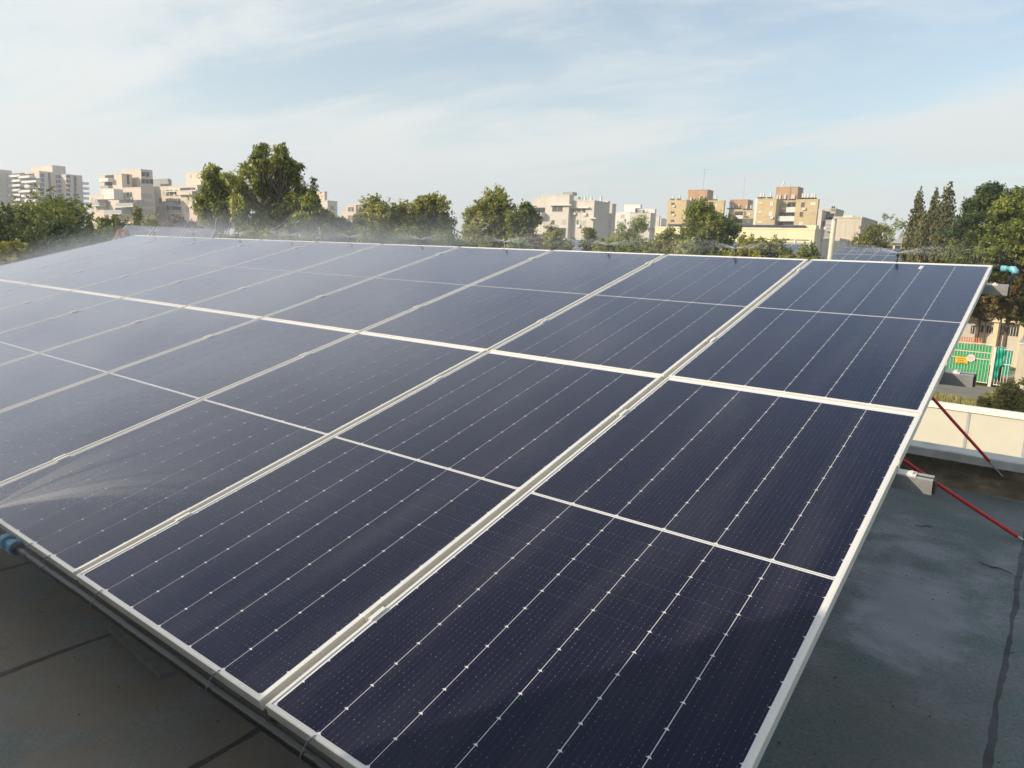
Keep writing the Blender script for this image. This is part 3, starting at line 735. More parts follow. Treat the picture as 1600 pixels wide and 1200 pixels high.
# ================================================================== BUILDINGS
m_win = mat('window_glass', (.055, .06, .065), .15, var=.3, scale=.6)
m_winb = mat('window_shutter', (.40, .37, .32), .6, var=.12, scale=1)
m_wdark = mat('dark_opening', (.035, .034, .034), .8, var=.3, scale=1)
m_rail = mat('balcony_glass', (.32, .35, .35), .25, var=.2, scale=1)
class Bld:
    """a building of axis-aligned blocks; corner() finds the real corner of a block from where it stands in the street"""
    def __init__(s, name, label, cat, D, pxc, wallmat, group=None):
        P = atd(pxc, 380, D); s.o = thing(name, label, cat, (P[0], P[1], GZ), 0, group); s.base = np.array([P[0], P[1], GZ]); s.m = wallmat; s.D = D
    def xat(s, px, py, Y): return aty(px, py, Y+s.base[1])[0]-s.base[0]
    def zat(s, px, py, Y): return aty(px, py, Y+s.base[1])[2]-GZ
    def yat(s, px, py, X):                      # depth where a side face at X meets this sight line
        d = ray(px, py); t = (X+s.base[0]-CAM[0])/d[0]; return CAM[1]+d[1]*t-s.base[1]
    def block(s, pxl, pxr, ytop, Y=0.0, depth=8.0, pxs=None, m=None, name='wall', z0=0.0, ybot=None):
        xl, xr = s.xat(pxl, ytop, Y), s.xat(pxr, ytop, Y); zt = s.zat(pxr, ytop, Y)
        if pxs is not None: depth = max(1.0, s.yat(pxs, ytop, xr)-Y)
        if ybot is not None: z0 = s.zat(pxr, ybot, Y)
        b = MB().box(xl, xr, Y, Y+depth, z0, zt-.25); o = b.build(name, m or s.m, s.o)
        MB().box(xl-.06, xr+.06, Y-.06, Y+depth+.06, zt-.249, zt).build('roof_edge', m or s.m, s.o)
        return xl, xr, Y, Y+depth, zt
    def win_front(s, px, py, w=1.2, h=1.2, Y=0.0, gm=None, frame=True, lintel=False):
        x, z = s.xat(px, py, Y), s.zat(px, py, Y)
        b = MB(); t = .07
        if frame:
            b.box(x-w/2-t, x+w/2+t, Y-.06, Y-.002, z+h/2, z+h/2+t); b.box(x-w/2-t, x+w/2+t, Y-.10, Y-.002, z-h/2-t, z-h/2)
            b.box(x-w/2-t, x-w/2, Y-.06, Y-.002, z-h/2, z+h/2); b.box(x+w/2, x+w/2+t, Y-.06, Y-.002, z-h/2, z+h/2); b.box(x-.03, x+.03, Y-.055, Y-.04, z-h/2, z+h/2)
            f = b.build('window', s.m, s.o)
        else: f = s.o
        MB().box(x-w/2+.001, x+w/2-.001, Y-.035, Y-.004, z-h/2+.001, z+h/2-.001).build('pane' if frame else 'window', gm or m_win, f)
        if random.random() < .3 and w < 2.2:
            MB().box(x+w*.1, x+w*.1+.85, Y-.45, Y-.11, z-h/2-.75, z-h/2-.15).build('air_conditioner', m_white, s.o)
    def win_side(s, px, py, X, w=1.2, h=1.2, gm=None):
        y = s.yat(px, py, X); z = CAM[2]+ray(px, py)[2]*(y+s.base[1]-CAM[1])/ray(px, py)[1]-GZ
        b = MB(); t = .07
        b.box(X+.002, X+.06, y-w/2-t, y+w/2+t, z+h/2, z+h/2+t); b.box(X+.002, X+.1, y-w/2-t, y+w/2+t, z-h/2-t, z-h/2)
        b.box(X+.002, X+.06, y-w/2-t, y-w/2, z-h/2, z+h/2); b.box(X+.002, X+.06, y+w/2, y+w/2+t, z-h/2, z+h/2)
        f = b.build('window', s.m, s.o); MB().box(X+.004, X+.035, y-w/2+.001, y+w/2-.001, z-h/2+.001, z+h/2-.001).build('pane', gm or m_win, f)
    def balcony(s, pxl, pxr, py, Y=0.0, out=1.6, h=1.0, m=None, rail=None):
        xl, xr = s.xat(pxl, py, Y-out), s.xat(pxr, py, Y-out); z = s.zat((pxl+pxr)/2, py, Y-out)
        o = MB().box(xl, xr, Y-out, Y-.002, z-.2, z).build('balcony', m or s.m, s.o)
        b = MB(); b.box(xl, xr, Y-out, Y-out+.08, z+.001, z+h); b.box(xl, xl+.08, Y-out+.081, Y-.003, z+.001, z+h); b.box(xr-.08, xr, Y-out+.081, Y-.003, z+.001, z+h)
        b.build('railing', rail or s.m, o)
        MB().box(xl+.1, xr-.1, Y-.03, Y-.004, z+.002, z+2.2).build('balcony_door', m_wdark, s.o)
m_stone = mat('cream_stone', (.58, .49, .40), .85, var=.06, scale=.25, stain=((.42, .36, .30), .5, .25))
m_stone2 = mat('pink_stone', (.54, .45, .38), .85, var=.07, scale=.3, stain=((.42, .36, .30), .5, .25))
m_pale = mat('pale_plaster', (.56, .52, .46), .88, var=.06, scale=.3, stain=((.42, .39, .34), .5, .3))
m_white = mat('white_plaster', (.66, .64, .60), .88, var=.06, scale=.3, stain=((.45, .43, .4), .5, .3))
m_beige = mat('ochre_plaster', (.52, .41, .22), .9, var=.12, scale=.5, stain=((.34, .26, .15), .4, .45))
m_brown = mat('brown_plaster', (.42, .27, .15), .9, var=.14, scale=.6, stain=((.28, .17, .1), .5, .5))
m_cream = mat('cream_plaster', (.72, .63, .42), .88, var=.06, scale=.4, stain=((.50, .44, .32), .6, .3))
m_conc = mat('bare_concrete', (.50, .45, .36), .9, var=.1, scale=.5, stain=((.32, .29, .24), .8, .5))
m_grey = mat('grey_plaster', (.34, .33, .31), .9, var=.12, scale=.5)

# 1 far tower slice at the frame edge
B = Bld('apartment_tower', 'pinkish tower block cut off by the left edge of the photo', 'apartment building', 470, 0, m_stone2)
r = B.block(-90, -28, 262, 0, pxs=18)
for i in range(6):
    for p in (2, 11): B.win_side(p, 273+i*8.2, r[1], 1.0, 1.5, m_winb)
# 2 tower with white balconies
B = Bld('apartment_tower', 'tall cream tower with stacked white balconies behind the dark trees', 'apartment building', 460, 61, m_stone)
r = B.block(18, 61, 267, 0, pxs=86); B.block(48, 81.5, 258, 9, pxs=102, name='stair_core')
for i in range(9):
    yy = 276+i*7.4
    B.balcony(17 if i % 2 else 13, 31, yy, 0, 2.4, .95, m_white, m_white); B.balcony(28+(i % 3)*5, 46+(i % 2)*10, yy+1.5, 0, 2.4, .95, m_white, m_white)
    B.win_side(66, 274+i*7.4, r[1], 2.0, 1.8, m_win); 
    for p in (86.5, 92.5, 98.5): 
        xx = B.xat(81.5, 258, 9); B.win_side(p, 276+i*7.4, xx, 1.6, 1.6, m_wdark)
B.win_side(78, 292, r[1], 1.1, 14, m_wdark)
# 3 slab right of it
B = Bld('apartment_tower', 'narrow shaded tower with a ladder of white end balconies', 'apartment building', 455, 103, m_stone2)
r = B.block(95, 104, 272, 0, pxs=128)
for i in range(8):
    B.win_side(117.5, 284+i*8, r[1], 1.3, 5.5, m_wdark); B.win_side(106.5, 276+i*7, r[1], 2.0, 1.5, m_wdark)
    b = MB(); yy0 = B.yat(127, 290, r[1]); z = CAM[2]+ray(127, 288+i*7.8)[2]*(yy0+B.base[1]-CAM[1])/ray(127, 288+i*7.8)[1]-GZ
    b.box(r[1]-1, r[1]+1.6, yy0, yy0+3.2, z, z+.25); b.box(r[1]+1.5, r[1]+1.62, yy0, yy0+3.2, z+.251, z+1.2); b.build('balcony', m_white, B.o)
# 4 stepped cream building
B = Bld('apartment_building', 'stepped cream stone building with jutting box balconies and terraces', 'apartment building', 275, 200, m_stone)
B.block(139, 161, 304, 0, 10)
r1 = B.block(155, 190, 271, 3, pxs=206)
B.block(186, 220, 264, 8, pxs=238, name='stair_core')
r = B.block(161, 220, 292, 1.2, pxs=241, name='wing', m=m_stone)
rr = B.block(161, 177.5, 295, -3.2, pxs=192, name='bay', z0=None or 0, ybot=311, m=m_white)
for (p, q) in ((163, 318), (200, 304), (205, 304), (199, 316.5), (204, 316.5), (211, 316.5), (203, 329)): B.win_front(p, q, 1.4, 1.4, 1.2)
for (p, q) in ((144, 313), (151, 315), (145, 326), (152, 326)): B.win_front(p, q, 1.5, 1.7, 0, m_winb)
for (p, q) in ((225, 306), (234, 307), (225, 318), (235, 318.5), (226, 330), (236, 330.5)): B.win_side(p, q, r[1], 1.8, 1.5, m_winb)
for (p, q) in ((224, 283), (230, 283.5), (236, 283.5), (224, 272), (230, 272.5)): B.win_side(p, q, B.xat(220, 264, 8), 1.4, 1.5, m_wdark)
for (p, q, hh) in ((200, 280, 3.4), (218, 284, 3.0)): B.win_side(p, q, r1[1], .8, hh, m_wdark)
B.balcony(155, 169, 283, 3, 2.0, 1.0, m_white, m_white); B.balcony(157, 169, 295, 3, 1.4, 1.0, m_white, m_rail)
B.balcony(138, 155, 321, 0, 2.2, 1.0, m_white, m_rail); B.balcony(181, 208, 322, 1.2, 3.4, 1.0, m_white, m_rail); B.balcony(163, 190, 334, 1.2, 3.6, 1.2, m_white, m_rail)
# grey mansion behind
B = Bld('rooftop_block', 'dark grey roof storey peeking out between the two cream buildings', 'building', 300, 262, m_grey)
B.block(236, 262, 279, 0, pxs=266); B.block(250, 263, 281, -3, pxs=268, name='wing')
# 5 cream block
B = Bld('apartment_building', 'pale cream block with a square roof tower, partly behind the pine', 'apartment building', 262, 308, m_stone)
r = B.block(239.5, 308, 288.5, 0, pxs=330); t = B.block(290, 316, 268, 4, pxs=330, name='roof_tower')
for (p, q) in ((298, 275.5), (307.5, 275.5)): B.win_front(p, q, .9, .9, 4, m_winb)
for (p, q) in ((248, 301), (256, 301), (248, 326), (256, 326), (293, 314), (293, 327), (249, 338), (257, 338), (302, 314)): B.win_front(p, q, 1.5, 1.5, 0, m_winb)
for (p, q) in ((262, 301.5), (268, 301.5), (276, 301.5), (251, 313.5), (266, 314), (273, 315), (280, 315), (263, 326), (300, 300)): B.win_front(p, q, 1.8, 1.9, 0, m_wdark)
B.block(258, 306, 297, -1.2, 1.19, name='canopy', ybot=298.6, m=m_white); B.balcony(252, 270, 320, 0, 1.6, 1.0, m_white, m_rail); B.balcony(262, 276, 333, 0, 1.6, 1.0, m_white, m_rail)
B.balcony(276, 300, 303.5, 0, 1.2, .9, m_stone, m_stone)
# 6 fragments behind the pine
B = Bld('apartment_building', 'cream building mostly hidden behind the right side of the pine', 'apartment building', 240, 508, m_stone)
r = B.block(462, 507, 299, 2, pxs=511); r = B.block(462, 512, 313, 0, pxs=527, m=m_pale, name='wing')
for i in range(3): B.win_front(478, 318+i*14, 1.4, 1.4, 0); B.win_side(518, 324+i*14, r[1], 1.4, 1.3, m_winb); B.win_front(497, 322+i*14, 1.4, 1.4, 0)
B = Bld('apartment_building', 'small cream and grey building between the pine and the round trees', 'apartment building', 230, 560, m_stone)
r = B.block(542, 556, 320, 0, pxs=560); r = B.block(534, 541.8, 327, 1, 5, name='wing'); r = B.block(553, 572, 317, 3, pxs=590, m=m_pale, name='wing')
for (p, q) in ((546, 327), (551, 327), (546, 340), (551, 340), (563, 326), (563, 338)): B.win_front(p, q, 1.1, 1.3, 0 if p < 555 else 3)
# 7 pale building right of centre
B = Bld('apartment_building', 'pale four storey building with a grey shaded end wall, right of the middle', 'apartment building', 172, 929, m_pale)
B.block(832, 862, 309, 5, 8, name='roof_room', m=m_pale)
a = B.block(846, 890, 304, 0, pxs=897, name='wall'); c_ = B.block(893, 929, 313, 1.5, pxs=952, name='wall', m=m_pale)
d_ = B.block(905, 950, 314, 9, pxs=953, name='rear_wing', m=m_pale); e_ = B.block(930, 957, 318, 15, pxs=963, name='rear_wing', m=m_pale)
B.block(828, 848, 343, .6, 6, name='low_wing', m=m_pale)
B.win_front(871, 325.5, 2.9, 1.5, 0); B.block(858, 892, 319.3, -.7, .69, name='canopy', ybot=320.6, m=m_white); B.block(891, 919, 323.5, .7, .79, name='canopy', ybot=324.6, m=m_white)
B.block(919, 931, 340, .5, .99, name='canopy', ybot=341.2, m=m_white)
for (p, q, w_, g_) in ((851, 346, 1.4, m_winb), (864, 347.5, .9, m_wdark), (881, 346.5, 1.0, m_winb)): B.win_front(p, q, w_, 1.0, 0, g_)
for (p, q, w_, g_) in ((904.5, 328.5, 1.0, m_win), (912.5, 328.5, .8, m_wdark), (902.5, 347, .5, m_wdark), (910.5, 348, 1.5, m_winb), (893.8+2.2, 327.5, .6, m_winb)): B.win_front(p, q, w_, 1.0, 1.5, g_)
B.win_front(870, 364, 5.2, 2.4, 0, m_wdark)
B.balcony(823, 845, 338, 0, 1.8, 1.0, m_white, m_white)
for p in (905, 909, 914, 924, 939): 
    x, z = B.xat(p, 313, 6), B.zat(929, 313, 1.5)+.1; MB().tube([(x, 6, z), (x, 6, z+1.1)], .28, 10).build('water_tank', m_white, B.o)
x, z = B.xat(888, 305, 4), B.zat(890, 304, 0); MB().box(x-1.6, x+1.2, 4, 6, z+.3, z+1.0).build('roof_collector', m_grey, B.o)
# 8 pale group
def clutter(B, r, n):
    for i in range(n):
        x = random.uniform(r[0]+.8, r[1]-.8); y = random.uniform(r[2]+1, min(r[3], r[2]+8)); z = r[4]
        if i % 3: MB().tube([(x, y, z), (x, y, z+1.3)], .32, 10).build('water_tank', m_white, B.o)
        else:
            b = MB(); b.box(x-.8, x+.8, y-.5, y+.4, z+.05, z+.9); b.build('roof_unit', m_grey, B.o)
B = Bld('apartment_building', 'whitish stepped block behind the grey olive tree', 'apartment building', 235, 1000, m_white)
B.block(962, 985, 331, 0, 9); B.block(975.5, 1001, 319.5, 5, pxs=1003, name='roof_room'); B.block(1000, 1023.5, 326.5, 4, pxs=1025, name='roof_room'); r = B.block(984, 1017, 332.5, -.5, pxs=1024, name='wall', m=m_pale); clutter(B, r, 4)
for (p, q) in ((973, 338), (972, 350), (990, 342), (1004, 342), (990, 356), (1004, 356)): B.win_front(p, q, 1.3, 1.2, 0 if p < 980 else -.5, m_winb)
B.win_front(996.5, 329, 1.8, 1.4, 4.9, m_wdark)
B = Bld('distant_house', 'small grey house far off, left of the ochre block', 'house', 330, 1036, m_grey)
B.block(1024, 1030.5, 337, 0, pxs=1032, m=m_pale); B.block(1031, 1042, 340, 3, 8, m=m_white)
# 9 ochre blocks with solar water tanks
def tank(B, px, X_or_Y, zb, s=1.0):
    x = B.xat(px, 300, X_or_Y); t = MB()
    t.tube([(x, X_or_Y, zb+.5), (x, X_or_Y, zb+1.75*s)], .27, 10); t.build('water_tank', m_white, B.o)
    MB().box(x-.7, x+.7, X_or_Y-1.1, X_or_Y-.35, zb+.18, zb+.5).build('collector', m_wdark, B.o)
def ochre(lab, D, pxc, blocks, tower, tanks, wins, recess=None, mm=None):
    B = Bld('apartment_block', lab, 'apartment building', D, pxc, mm or m_beige, 'ochre apartment blocks with water tanks')
    out = []
    for (a, b_, y, Y, s_) in blocks: out.append(B.block(a, b_, y, Y, pxs=s_) if s_ else B.block(a, b_, y, Y, 9))
    if tower: B.block(*tower[:3], tower[3], 5, name='roof_tower', m=m_brown)
    for (p, k) in tanks: tank(B, p, out[k][2]+2.2, out[k][4])
    for (p, q, w_, h_, k, g_) in wins: B.win_front(p, q, w_, h_, out[k][2], g_)
    return B, out
B, o9 = ochre('left ochre block with a tall brown roof room, behind the round tree', 258, 1073,
    [(1044, 1073, 312, 0, None), (1073.2, 1106, 315, 3.5, None), (1106.2, 1132, 313, 0, 1133)], (1075.5, 1106, 296, 6),
    [(1053, 0), (1063, 0), (1081, 1), (1094, 1), (1101, 1), (1120, 2)],
    [(1051.5, 318.5, 1.2, .7, 0, m_wdark), (1051, 332, 1.2, .7, 0, m_wdark), (1051, 345, 1.2, .7, 0, m_wdark), (1117, 322, 1.2, 1, 2, m_white), (1117, 335, 1.2, 1, 2, m_win), (1088, 323, 4, 1.4, 1, m_wdark), (1088, 336, 4, 1.4, 1, m_wdark)])
an = MB(); x, z = B.xat(1098, 300, 8), B.zat(1090, 296, 6); an.tube([(x, 8, z), (x+.1, 8, z+7.0)], .07, 5); an.tube([(x-.9, 8, z+6.8), (x+2.2, 8, z+6.9)], .04, 4); an.tube([(x-.3, 8, z+6.0), (x+.9, 8, z+6.0)], .04, 4)
an.build('antenna', m_joint, B.o)
B, o9 = ochre('middle ochre block with a low brown roof room and balconies', 262, 1168,
    [(1141, 1161, 327, 3.5, None), (1161.2, 1182, 328, 0, None)], (1140.5, 1169, 311.5, 6),
    [(1143, 0), (1148, 0), (1157, 0), (1169, 1), (1176, 1)],
    [(1156, 333.5, 3.6, 1.3, 0, m_wdark), (1154, 345, 4, 1.6, 0, m_wdark), (1170, 334, .9, 1.1, 1, m_white), (1169.5, 346, 1.2, 1.2, 1, m_white)])
B.balcony(1149, 1162, 341, 3.5, 1.4, 1.0, m_white, m_white)
an = MB(); x, z = B.xat(1161, 312, 7), B.zat(1160, 311.5, 6); an.tube([(x, 7, z), (x, 7, z+7.5)], .05, 5); an.tube([(x-.6, 7, z+7), (x+.6, 7, z+7)], .03, 4); an.build('antenna', m_joint, B.o)
B, o9 = ochre('right ochre block with white balconies between two windowed wings', 218, 1245,
    [(1184, 1214, 310, 0, None), (1214.2, 1244, 313, 3.6, None), (1244.2, 1279, 311, 0, 1281)], (1213, 1247.5, 291.5, 6),
    [(1190, 0), (1194, 0), (1205, 0), (1216, 1), (1220, 1), (1228, 1), (1239, 1), (1242, 1), (1255, 2), (1259, 2), (1264, 2), (1270, 2), (1274, 2)],
    [(1189, 317, 1.1, .5, 0, m_white), (1205.5, 318.5, .8, 1.2, 0, m_white), (1188, 331, 1.1, .5, 0, m_white), (1204, 334, 1.0, 1.3, 0, m_white), (1187, 347, 1.2, .6, 0, m_white), (1201, 348, 1.1, 1.4, 0, m_winb),
     (1254.5, 320, .9, 1.3, 2, m_win), (1270.5, 318.5, 1.3, .8, 2, m_white), (1252, 335, .8, 1.3, 2, m_wdark), (1269, 333.5, 1.2, .6, 2, m_winb), (1251, 350, 1.0, 1.2, 2, m_white), (1267, 350, 1.2, .6, 2, m_winb),
     (1237, 319.5, 2.3, 1.3, 1, m_wdark), (1236, 334.5, 2.6, 1.3, 1, m_win), (1234, 349, 2.6, 1.4, 1, m_win), (1223, 320, 1.5, 1.3, 1, m_grey), (1220, 335, 1.6, 1.3, 1, m_win), (1219, 349, 1.5, 1.4, 1, m_wdark)])
B.block(1180.5, 1184, 310, .8, 8, m=m_white, name='end_wall')
B.balcony(1228, 1243, 330.5, 3.6, 1.8, 1.2, m_white, m_white); B.balcony(1214.5, 1243, 344.5, 3.6, 2.4, 1.2, m_white, m_white)
an = MB(); x, z = B.xat(1235.5, 292, 6), B.zat(1230, 291.5, 6); an.tube([(x, 5.9, z-3), (x, 5.9, z+.8)], .06, 5); an.build('antenna', m_joint, B.o)
an = MB(); x = B.xat(1222, 292, 8); an.tube([(x, 8, z), (x+.5, 8, z+1.6)], [.12, .3], 8); an.build('roof_chimney', m_white, B.o)
# 10 low cream hall with solar strip
B = Bld('school_hall', 'long low cream hall with a ribbon of openings and dark panels along its roof', 'hall', 108, 1275, m_cream)
r = B.block(1024, 1274, 356.5, 0, pxs=1284, z0=0)
x0, x1, zt = r[0], r[1], r[4]
MB().box(x0+2, x1-1.6, .1, 3.2, zt+.02, zt+.38).build('solar_strip', mat('far_solar', (.03, .045, .085), .25, var=.2, scale=1), B.o)
MB().box(x1-4.5, x1-.2, 1.0, 2.5, zt+.05, zt+.45).build('roof_kerb', m_cream, B.o)
zb = B.zat(1274, 375, 0); zb2 = B.zat(1274, 379.5, 0); zb3 = B.zat(1274, 391, 0)
for i in range(8):
    xa_ = x1-.45-i*2.05; 
    MB().box(xa_-1.85, xa_-.12, -.03, -.004, zb2+.28, zb).build('window', m_wdark, B.o); MB().box(xa_-1.85, xa_-.12, -.03, -.004, zb3, zb2).build('window', m_grey, B.o)
    MB().box(xa_-.10, xa_+.08, -.14, -.004, zb3-.5, zb+.05).build('pilaster', m_white, B.o)
# 11 shaded house behind, cluttered balconies
B = Bld('apartment_block', 'small shaded block with cluttered dark balconies, right of the ochre blocks', 'apartment building', 190, 1290, m_pale)
B.block(1279, 1285, 328, 0, pxs=None); B.block(1285.2, 1306, 325.5, 4, 8, m=m_conc); B.block(1285.2, 1304, 345, 1, 2.99, m=m_grey, name='wing')
for (p, q, w_) in ((1293.5, 334, 1.0), (1286.5, 333, .7), (1302, 326, .8), (1296, 342, 2.6)): B.win_front(p, q, w_, 1.1, 4, m_wdark)
for (p, q) in ((1288, 350), (1293, 351), (1299, 350), (1302, 356), (1291, 357)): B.win_front(p, q, .8, 1.2, 1, m_wdark)
for i in range(3): B.balcony(1290, 1302, 348+i*6, 1, .8, .7, m_pale, m_grey)
# 12 concrete block
B = Bld('concrete_building', 'plain bare concrete block left of the yellow tree', 'building', 118, 1348, m_conc)
r = B.block(1303, 1347, 338.5, 0, pxs=1372, m=m_conc); 
B.block(1318, 1332, 337, 3, 4, name='roof_upstand', m=m_white)
for p in (1322, 1336): x = B.xat(p, 350, 0); MB().box(x-.02, x+.02, -.012, -.003, 0, r[4]-.6).build('joint_strip', m_grey, B.o)
yy = B.yat(1362, 345, r[1]); MB().box(r[1]+.003, r[1]+.02, yy-.1, yy+.1, 0, r[4]-.5).build('downpipe', m_grey, B.o)
B = Bld('low_annex', 'low grey annex in shade between the cream hall and the concrete block', 'building', 114, 1292, m_pale)
B.block(1286, 1312, 372, 0, 6)
# 13 houses behind the right trees
B = Bld('small_house', 'little cream house with a grey tiled roof between yellow tree and cypresses', 'house', 86, 1416, m_cream)
r = B.block(1396, 1420, 380, 0, 6); b = MB(); b.add([(r[0]-.3, -.4, r[4]-.05), (r[1]+.3, -.4, r[4]-.05), (r[1]+.3, 6.3, r[4]-.05), (r[0]-.3, 6.3, r[4]-.05), (r[0]+.8, 3, r[4]+1.1), (r[1]-.8, 3, r[4]+1.1)], [(0, 1, 5, 4), (1, 2, 5), (2, 3, 4, 5), (3, 0, 4), (3, 2, 1, 0)]); b.build('roof', m_grey, B.o)
B.win_front(1408, 388, 1.2, 1.0, 0)
B = Bld('white_house', 'white house glimpsed through the big green tree on the right', 'house', 70, 1560, m_white)
B.block(1505, 1660, 352, 0, 8); B.win_front(1540, 372, 1.4, 1.1, 0); B.win_front(1585, 380, 1.4, 1.1, 0)
# 14 yard building
B = Bld('yard_building', 'long low cream building with dark barred windows behind the green gate', 'building', 60, 1540, m_pale)
r = B.block(1420, 1700, 470, 0, 6); zf = B.zat(1540, 520, 0)
for (pa_, pb_, q0, q1) in ((1518, 1529, 508, 521), (1531, 1553, 508, 519), (1560, 1597, 509, 523), (1470, 1500, 500, 516)):
    x0_, x1_ = B.xat(pa_, q0, 0), B.xat(pb_, q0, 0); z1_, z0_ = B.zat(pa_, q0, 0), B.zat(pa_, q1, 0)
    f = MB().box(x0_, x1_, -.03, -.004, z0_, z1_).build('window', m_wdark, B.o); b = MB()
    for i in range(int((x1_-x0_)/.16)): b.box(x0_+.08+i*.16, x0_+.11+i*.16, -.06, -.035, z0_, z1_)
    b.build('window_bars', m_white, f)
for p in (1557, 1598): x = B.xat(p, 510, 0); MB().box(x-.15, x+.15, -.35, -.05, 0, B.zat(p, 496, 0)).build('column', m_cream, B.o)
MB().box(r[0], r[1], -.5, -.004, B.zat(1557, 503, 0), B.zat(1557, 497, 0)).build('canopy', m_cream, B.o)

# low roofs that carry the far arrays + the arrays
m_fcell = None
def far_cell():
    m, nt, b = nodes_of('far_panel_glass'); N = nt.nodes.new; Lk = nt.links.new
    b.inputs['Base Color'].default_value = (.014, .018, .042, 1); b.inputs['Coat Weight'].default_value = 1; b.inputs['Coat Roughness'].default_value = .12; b.inputs['Coat IOR'].default_value = 1.42
    return m
m_fcell = far_cell()
def far_array(label_fn, grp, pxl, pxr, ytop, D, ncol, nrow, base_lab, tilt=R(15), rot=0.0):
    before = set(bpy.data.objects)
    P = atd((pxl+pxr)/2, ytop, D); Yt = P[1]
    xl, xr = aty(pxl, ytop, Yt)[0], aty(pxr, ytop, Yt)[0]; zt_ = P[2]
    pw = (xr-xl)/ncol; ph = 2.3
    y0_, z0_ = Yt-nrow*ph*math.cos(tilt), zt_-nrow*ph*math.sin(tilt)
    proto = None
    for r_ in range(nrow):
        for c_ in range(ncol):
            if proto is None:
                b = MB(); t_ = .03
                b.box(0, pw-.04, 0, t_, -.035, .0); b.box(0, pw-.04, ph-.04-t_, ph-.04, -.035, .0); b.box(0, t_, t_, ph-.04-t_, -.035, 0); b.box(pw-.04-t_, pw-.04, t_, ph-.04-t_, -.035, 0)
                o = thing('solar_panel', 'x', 'solar panel', group=grp); b.build('frame', m_galv, o)
                MB().box(t_, pw-.04-t_, t_, ph-.04-t_, -.02, -.004).build('glass', m_fcell, o); proto = o
            else: o = copy_tree(proto)
            o['label'] = label_fn(r_, c_)
            o.matrix_world = Matrix.Translation((xl+c_*pw, y0_+r_*ph*math.cos(tilt), z0_+r_*ph*math.sin(tilt))) @ Matrix.Rotation(tilt, 4, 'X')
    rz = z0_-.5
    fr = thing('support_frame', 'metal frame under '+base_lab, 'panel frame', (xl, y0_, rz)); T_ = Yt-y0_
    for k_ in range(int((xr-xl)/2.3)+2):
        x_ = min(k_*2.3+.3, xr-xl-.1); MB().box(x_, x_+.05, .2, .25, 0, .48).build('leg', m_galv, fr); MB().box(x_, x_+.05, T_-.4, T_-.35, 0, zt_-rz-.18).build('leg', m_galv, fr)
        MB().box(0, T_/math.cos(tilt), 0, .05, -.09, -.045, 0, Matrix.Translation((x_, 0, .5)) @ Matrix.Rotation(tilt, 4, 'X') @ Matrix(((0, 1, 0, 0), (1, 0, 0, 0), (0, 0, 1, 0), (0, 0, 0, 1)))).build('rafter', m_galv, fr)
    lb = thing('low_building', 'flat roofed low building carrying '+base_lab, 'building', (xl, y0_, GZ))
    MB().box(-1.5, xr-xl+1.5, -1.5, T_+2, 0, rz-GZ-.12).build('wall', m_cream, lb); MB().box(-1.6, xr-xl+1.6, -1.6, T_+2.1, rz-GZ-.119, rz-GZ-.003).build('roof_slab', m_grey, lb)
    if rot:
        piv = Matrix.Translation((xl, Yt, 0)); RM = piv @ Matrix.Rotation(rot, 4, 'Z') @ piv.inverted()
        for q in bpy.data.objects:
            if q not in before and q.parent is None: q.matrix_world = RM @ q.matrix_basis
far_array(lambda r_, c_: 'far panel right of the cream pole, %s row, %s column from the left' % (['lower', 'upper'][r_], ORD[c_]+('' if c_ < 9 else '')) if c_ < 9 else 'far panel right of the cream pole, %s row, last column at its right end' % ['lower', 'upper'][r_],
          'far solar panels right of the pole', 1316, 1532, 389, 67, 10, 2, 'the far panels right of the cream pole')
far_array(lambda r_, c_: 'hazy far solar panel in front of the pale building, %s row' % ['lower', 'upper'][r_], 'far solar panels in front of the pale building', 878, 1062, 376, 52, 8, 2, 'the far panels in front of the pale building')
far_array(lambda r_, c_: 'hazy far solar panel in front of the cream hall, %s row' % ['lower', 'upper'][r_], 'far solar panels in front of the cream hall', 1112, 1262, 380, 56, 7, 2, 'the far panels in front of the cream hall')
far_array(lambda r_, c_: 'bluish solar panel in the raised array at the left, %s from its left end' % ORD[c_], 'solar panels of the raised left array', 197, 265, 352, 23, 3, 1, 'the raised bluish panels at the left', R(16), R(52))
# wooden trestle at the end of that array
def xyz(px, py, D): return Vector(atd(px, py, D))
tr = thing('timber_trestle', 'small orange timber A-frame beside the raised left array', 'trestle', tuple(xyz(190, 385, 20.2)))
m_timb = mat('orange_timber', (.50, .25, .15), .7, var=.2, scale=4); o0 = tr.location
for (a, b_) in (((180, 376), (185.5, 359)), ((191, 376), (186, 359)), ((193, 376), (198, 360)), ((204, 376), (198.5, 360))):
    A_, B_ = xyz(a[0], a[1], 20.2)-o0, xyz(b_[0], b_[1], 20.2)-o0; MB().tube([A_, B_], .035, 4).build('leg', m_timb, tr)
MB().tube([xyz(186, 359.5, 20.25)-o0, xyz(198, 360, 20.25)-o0], .03, 4).build('ridge_bar', m_timb, tr)
for px in (181, 191.5, 204):
    A_ = xyz(px, 376, 20.2)-o0; MB().box(A_.x-.04, A_.x+.04, A_.y-.04, A_.y+.04, GZ-o0.z, A_.z).build('post', m_timb, tr)
# cream pole
P = atd(1297, 402, 33); pb = MB(); top = atd(1308, 344, 33)
o = thing('utility_pole', 'cream painted pole standing in front of the concrete block', 'pole', (P[0], P[1], GZ))
pb.tube([(0, 0, 0), (0, 0, top[2]-GZ)], [.115, .10], 12); pb.build('shaft', mat('pole_cream', (.62, .58, .46), .7, var=.1, scale=2), o)
MB().tube([(0, 0, top[2]-GZ+.001), (0, 0, top[2]-GZ+.06)], [.12, .08], 10).build('cap', m_joint, o)

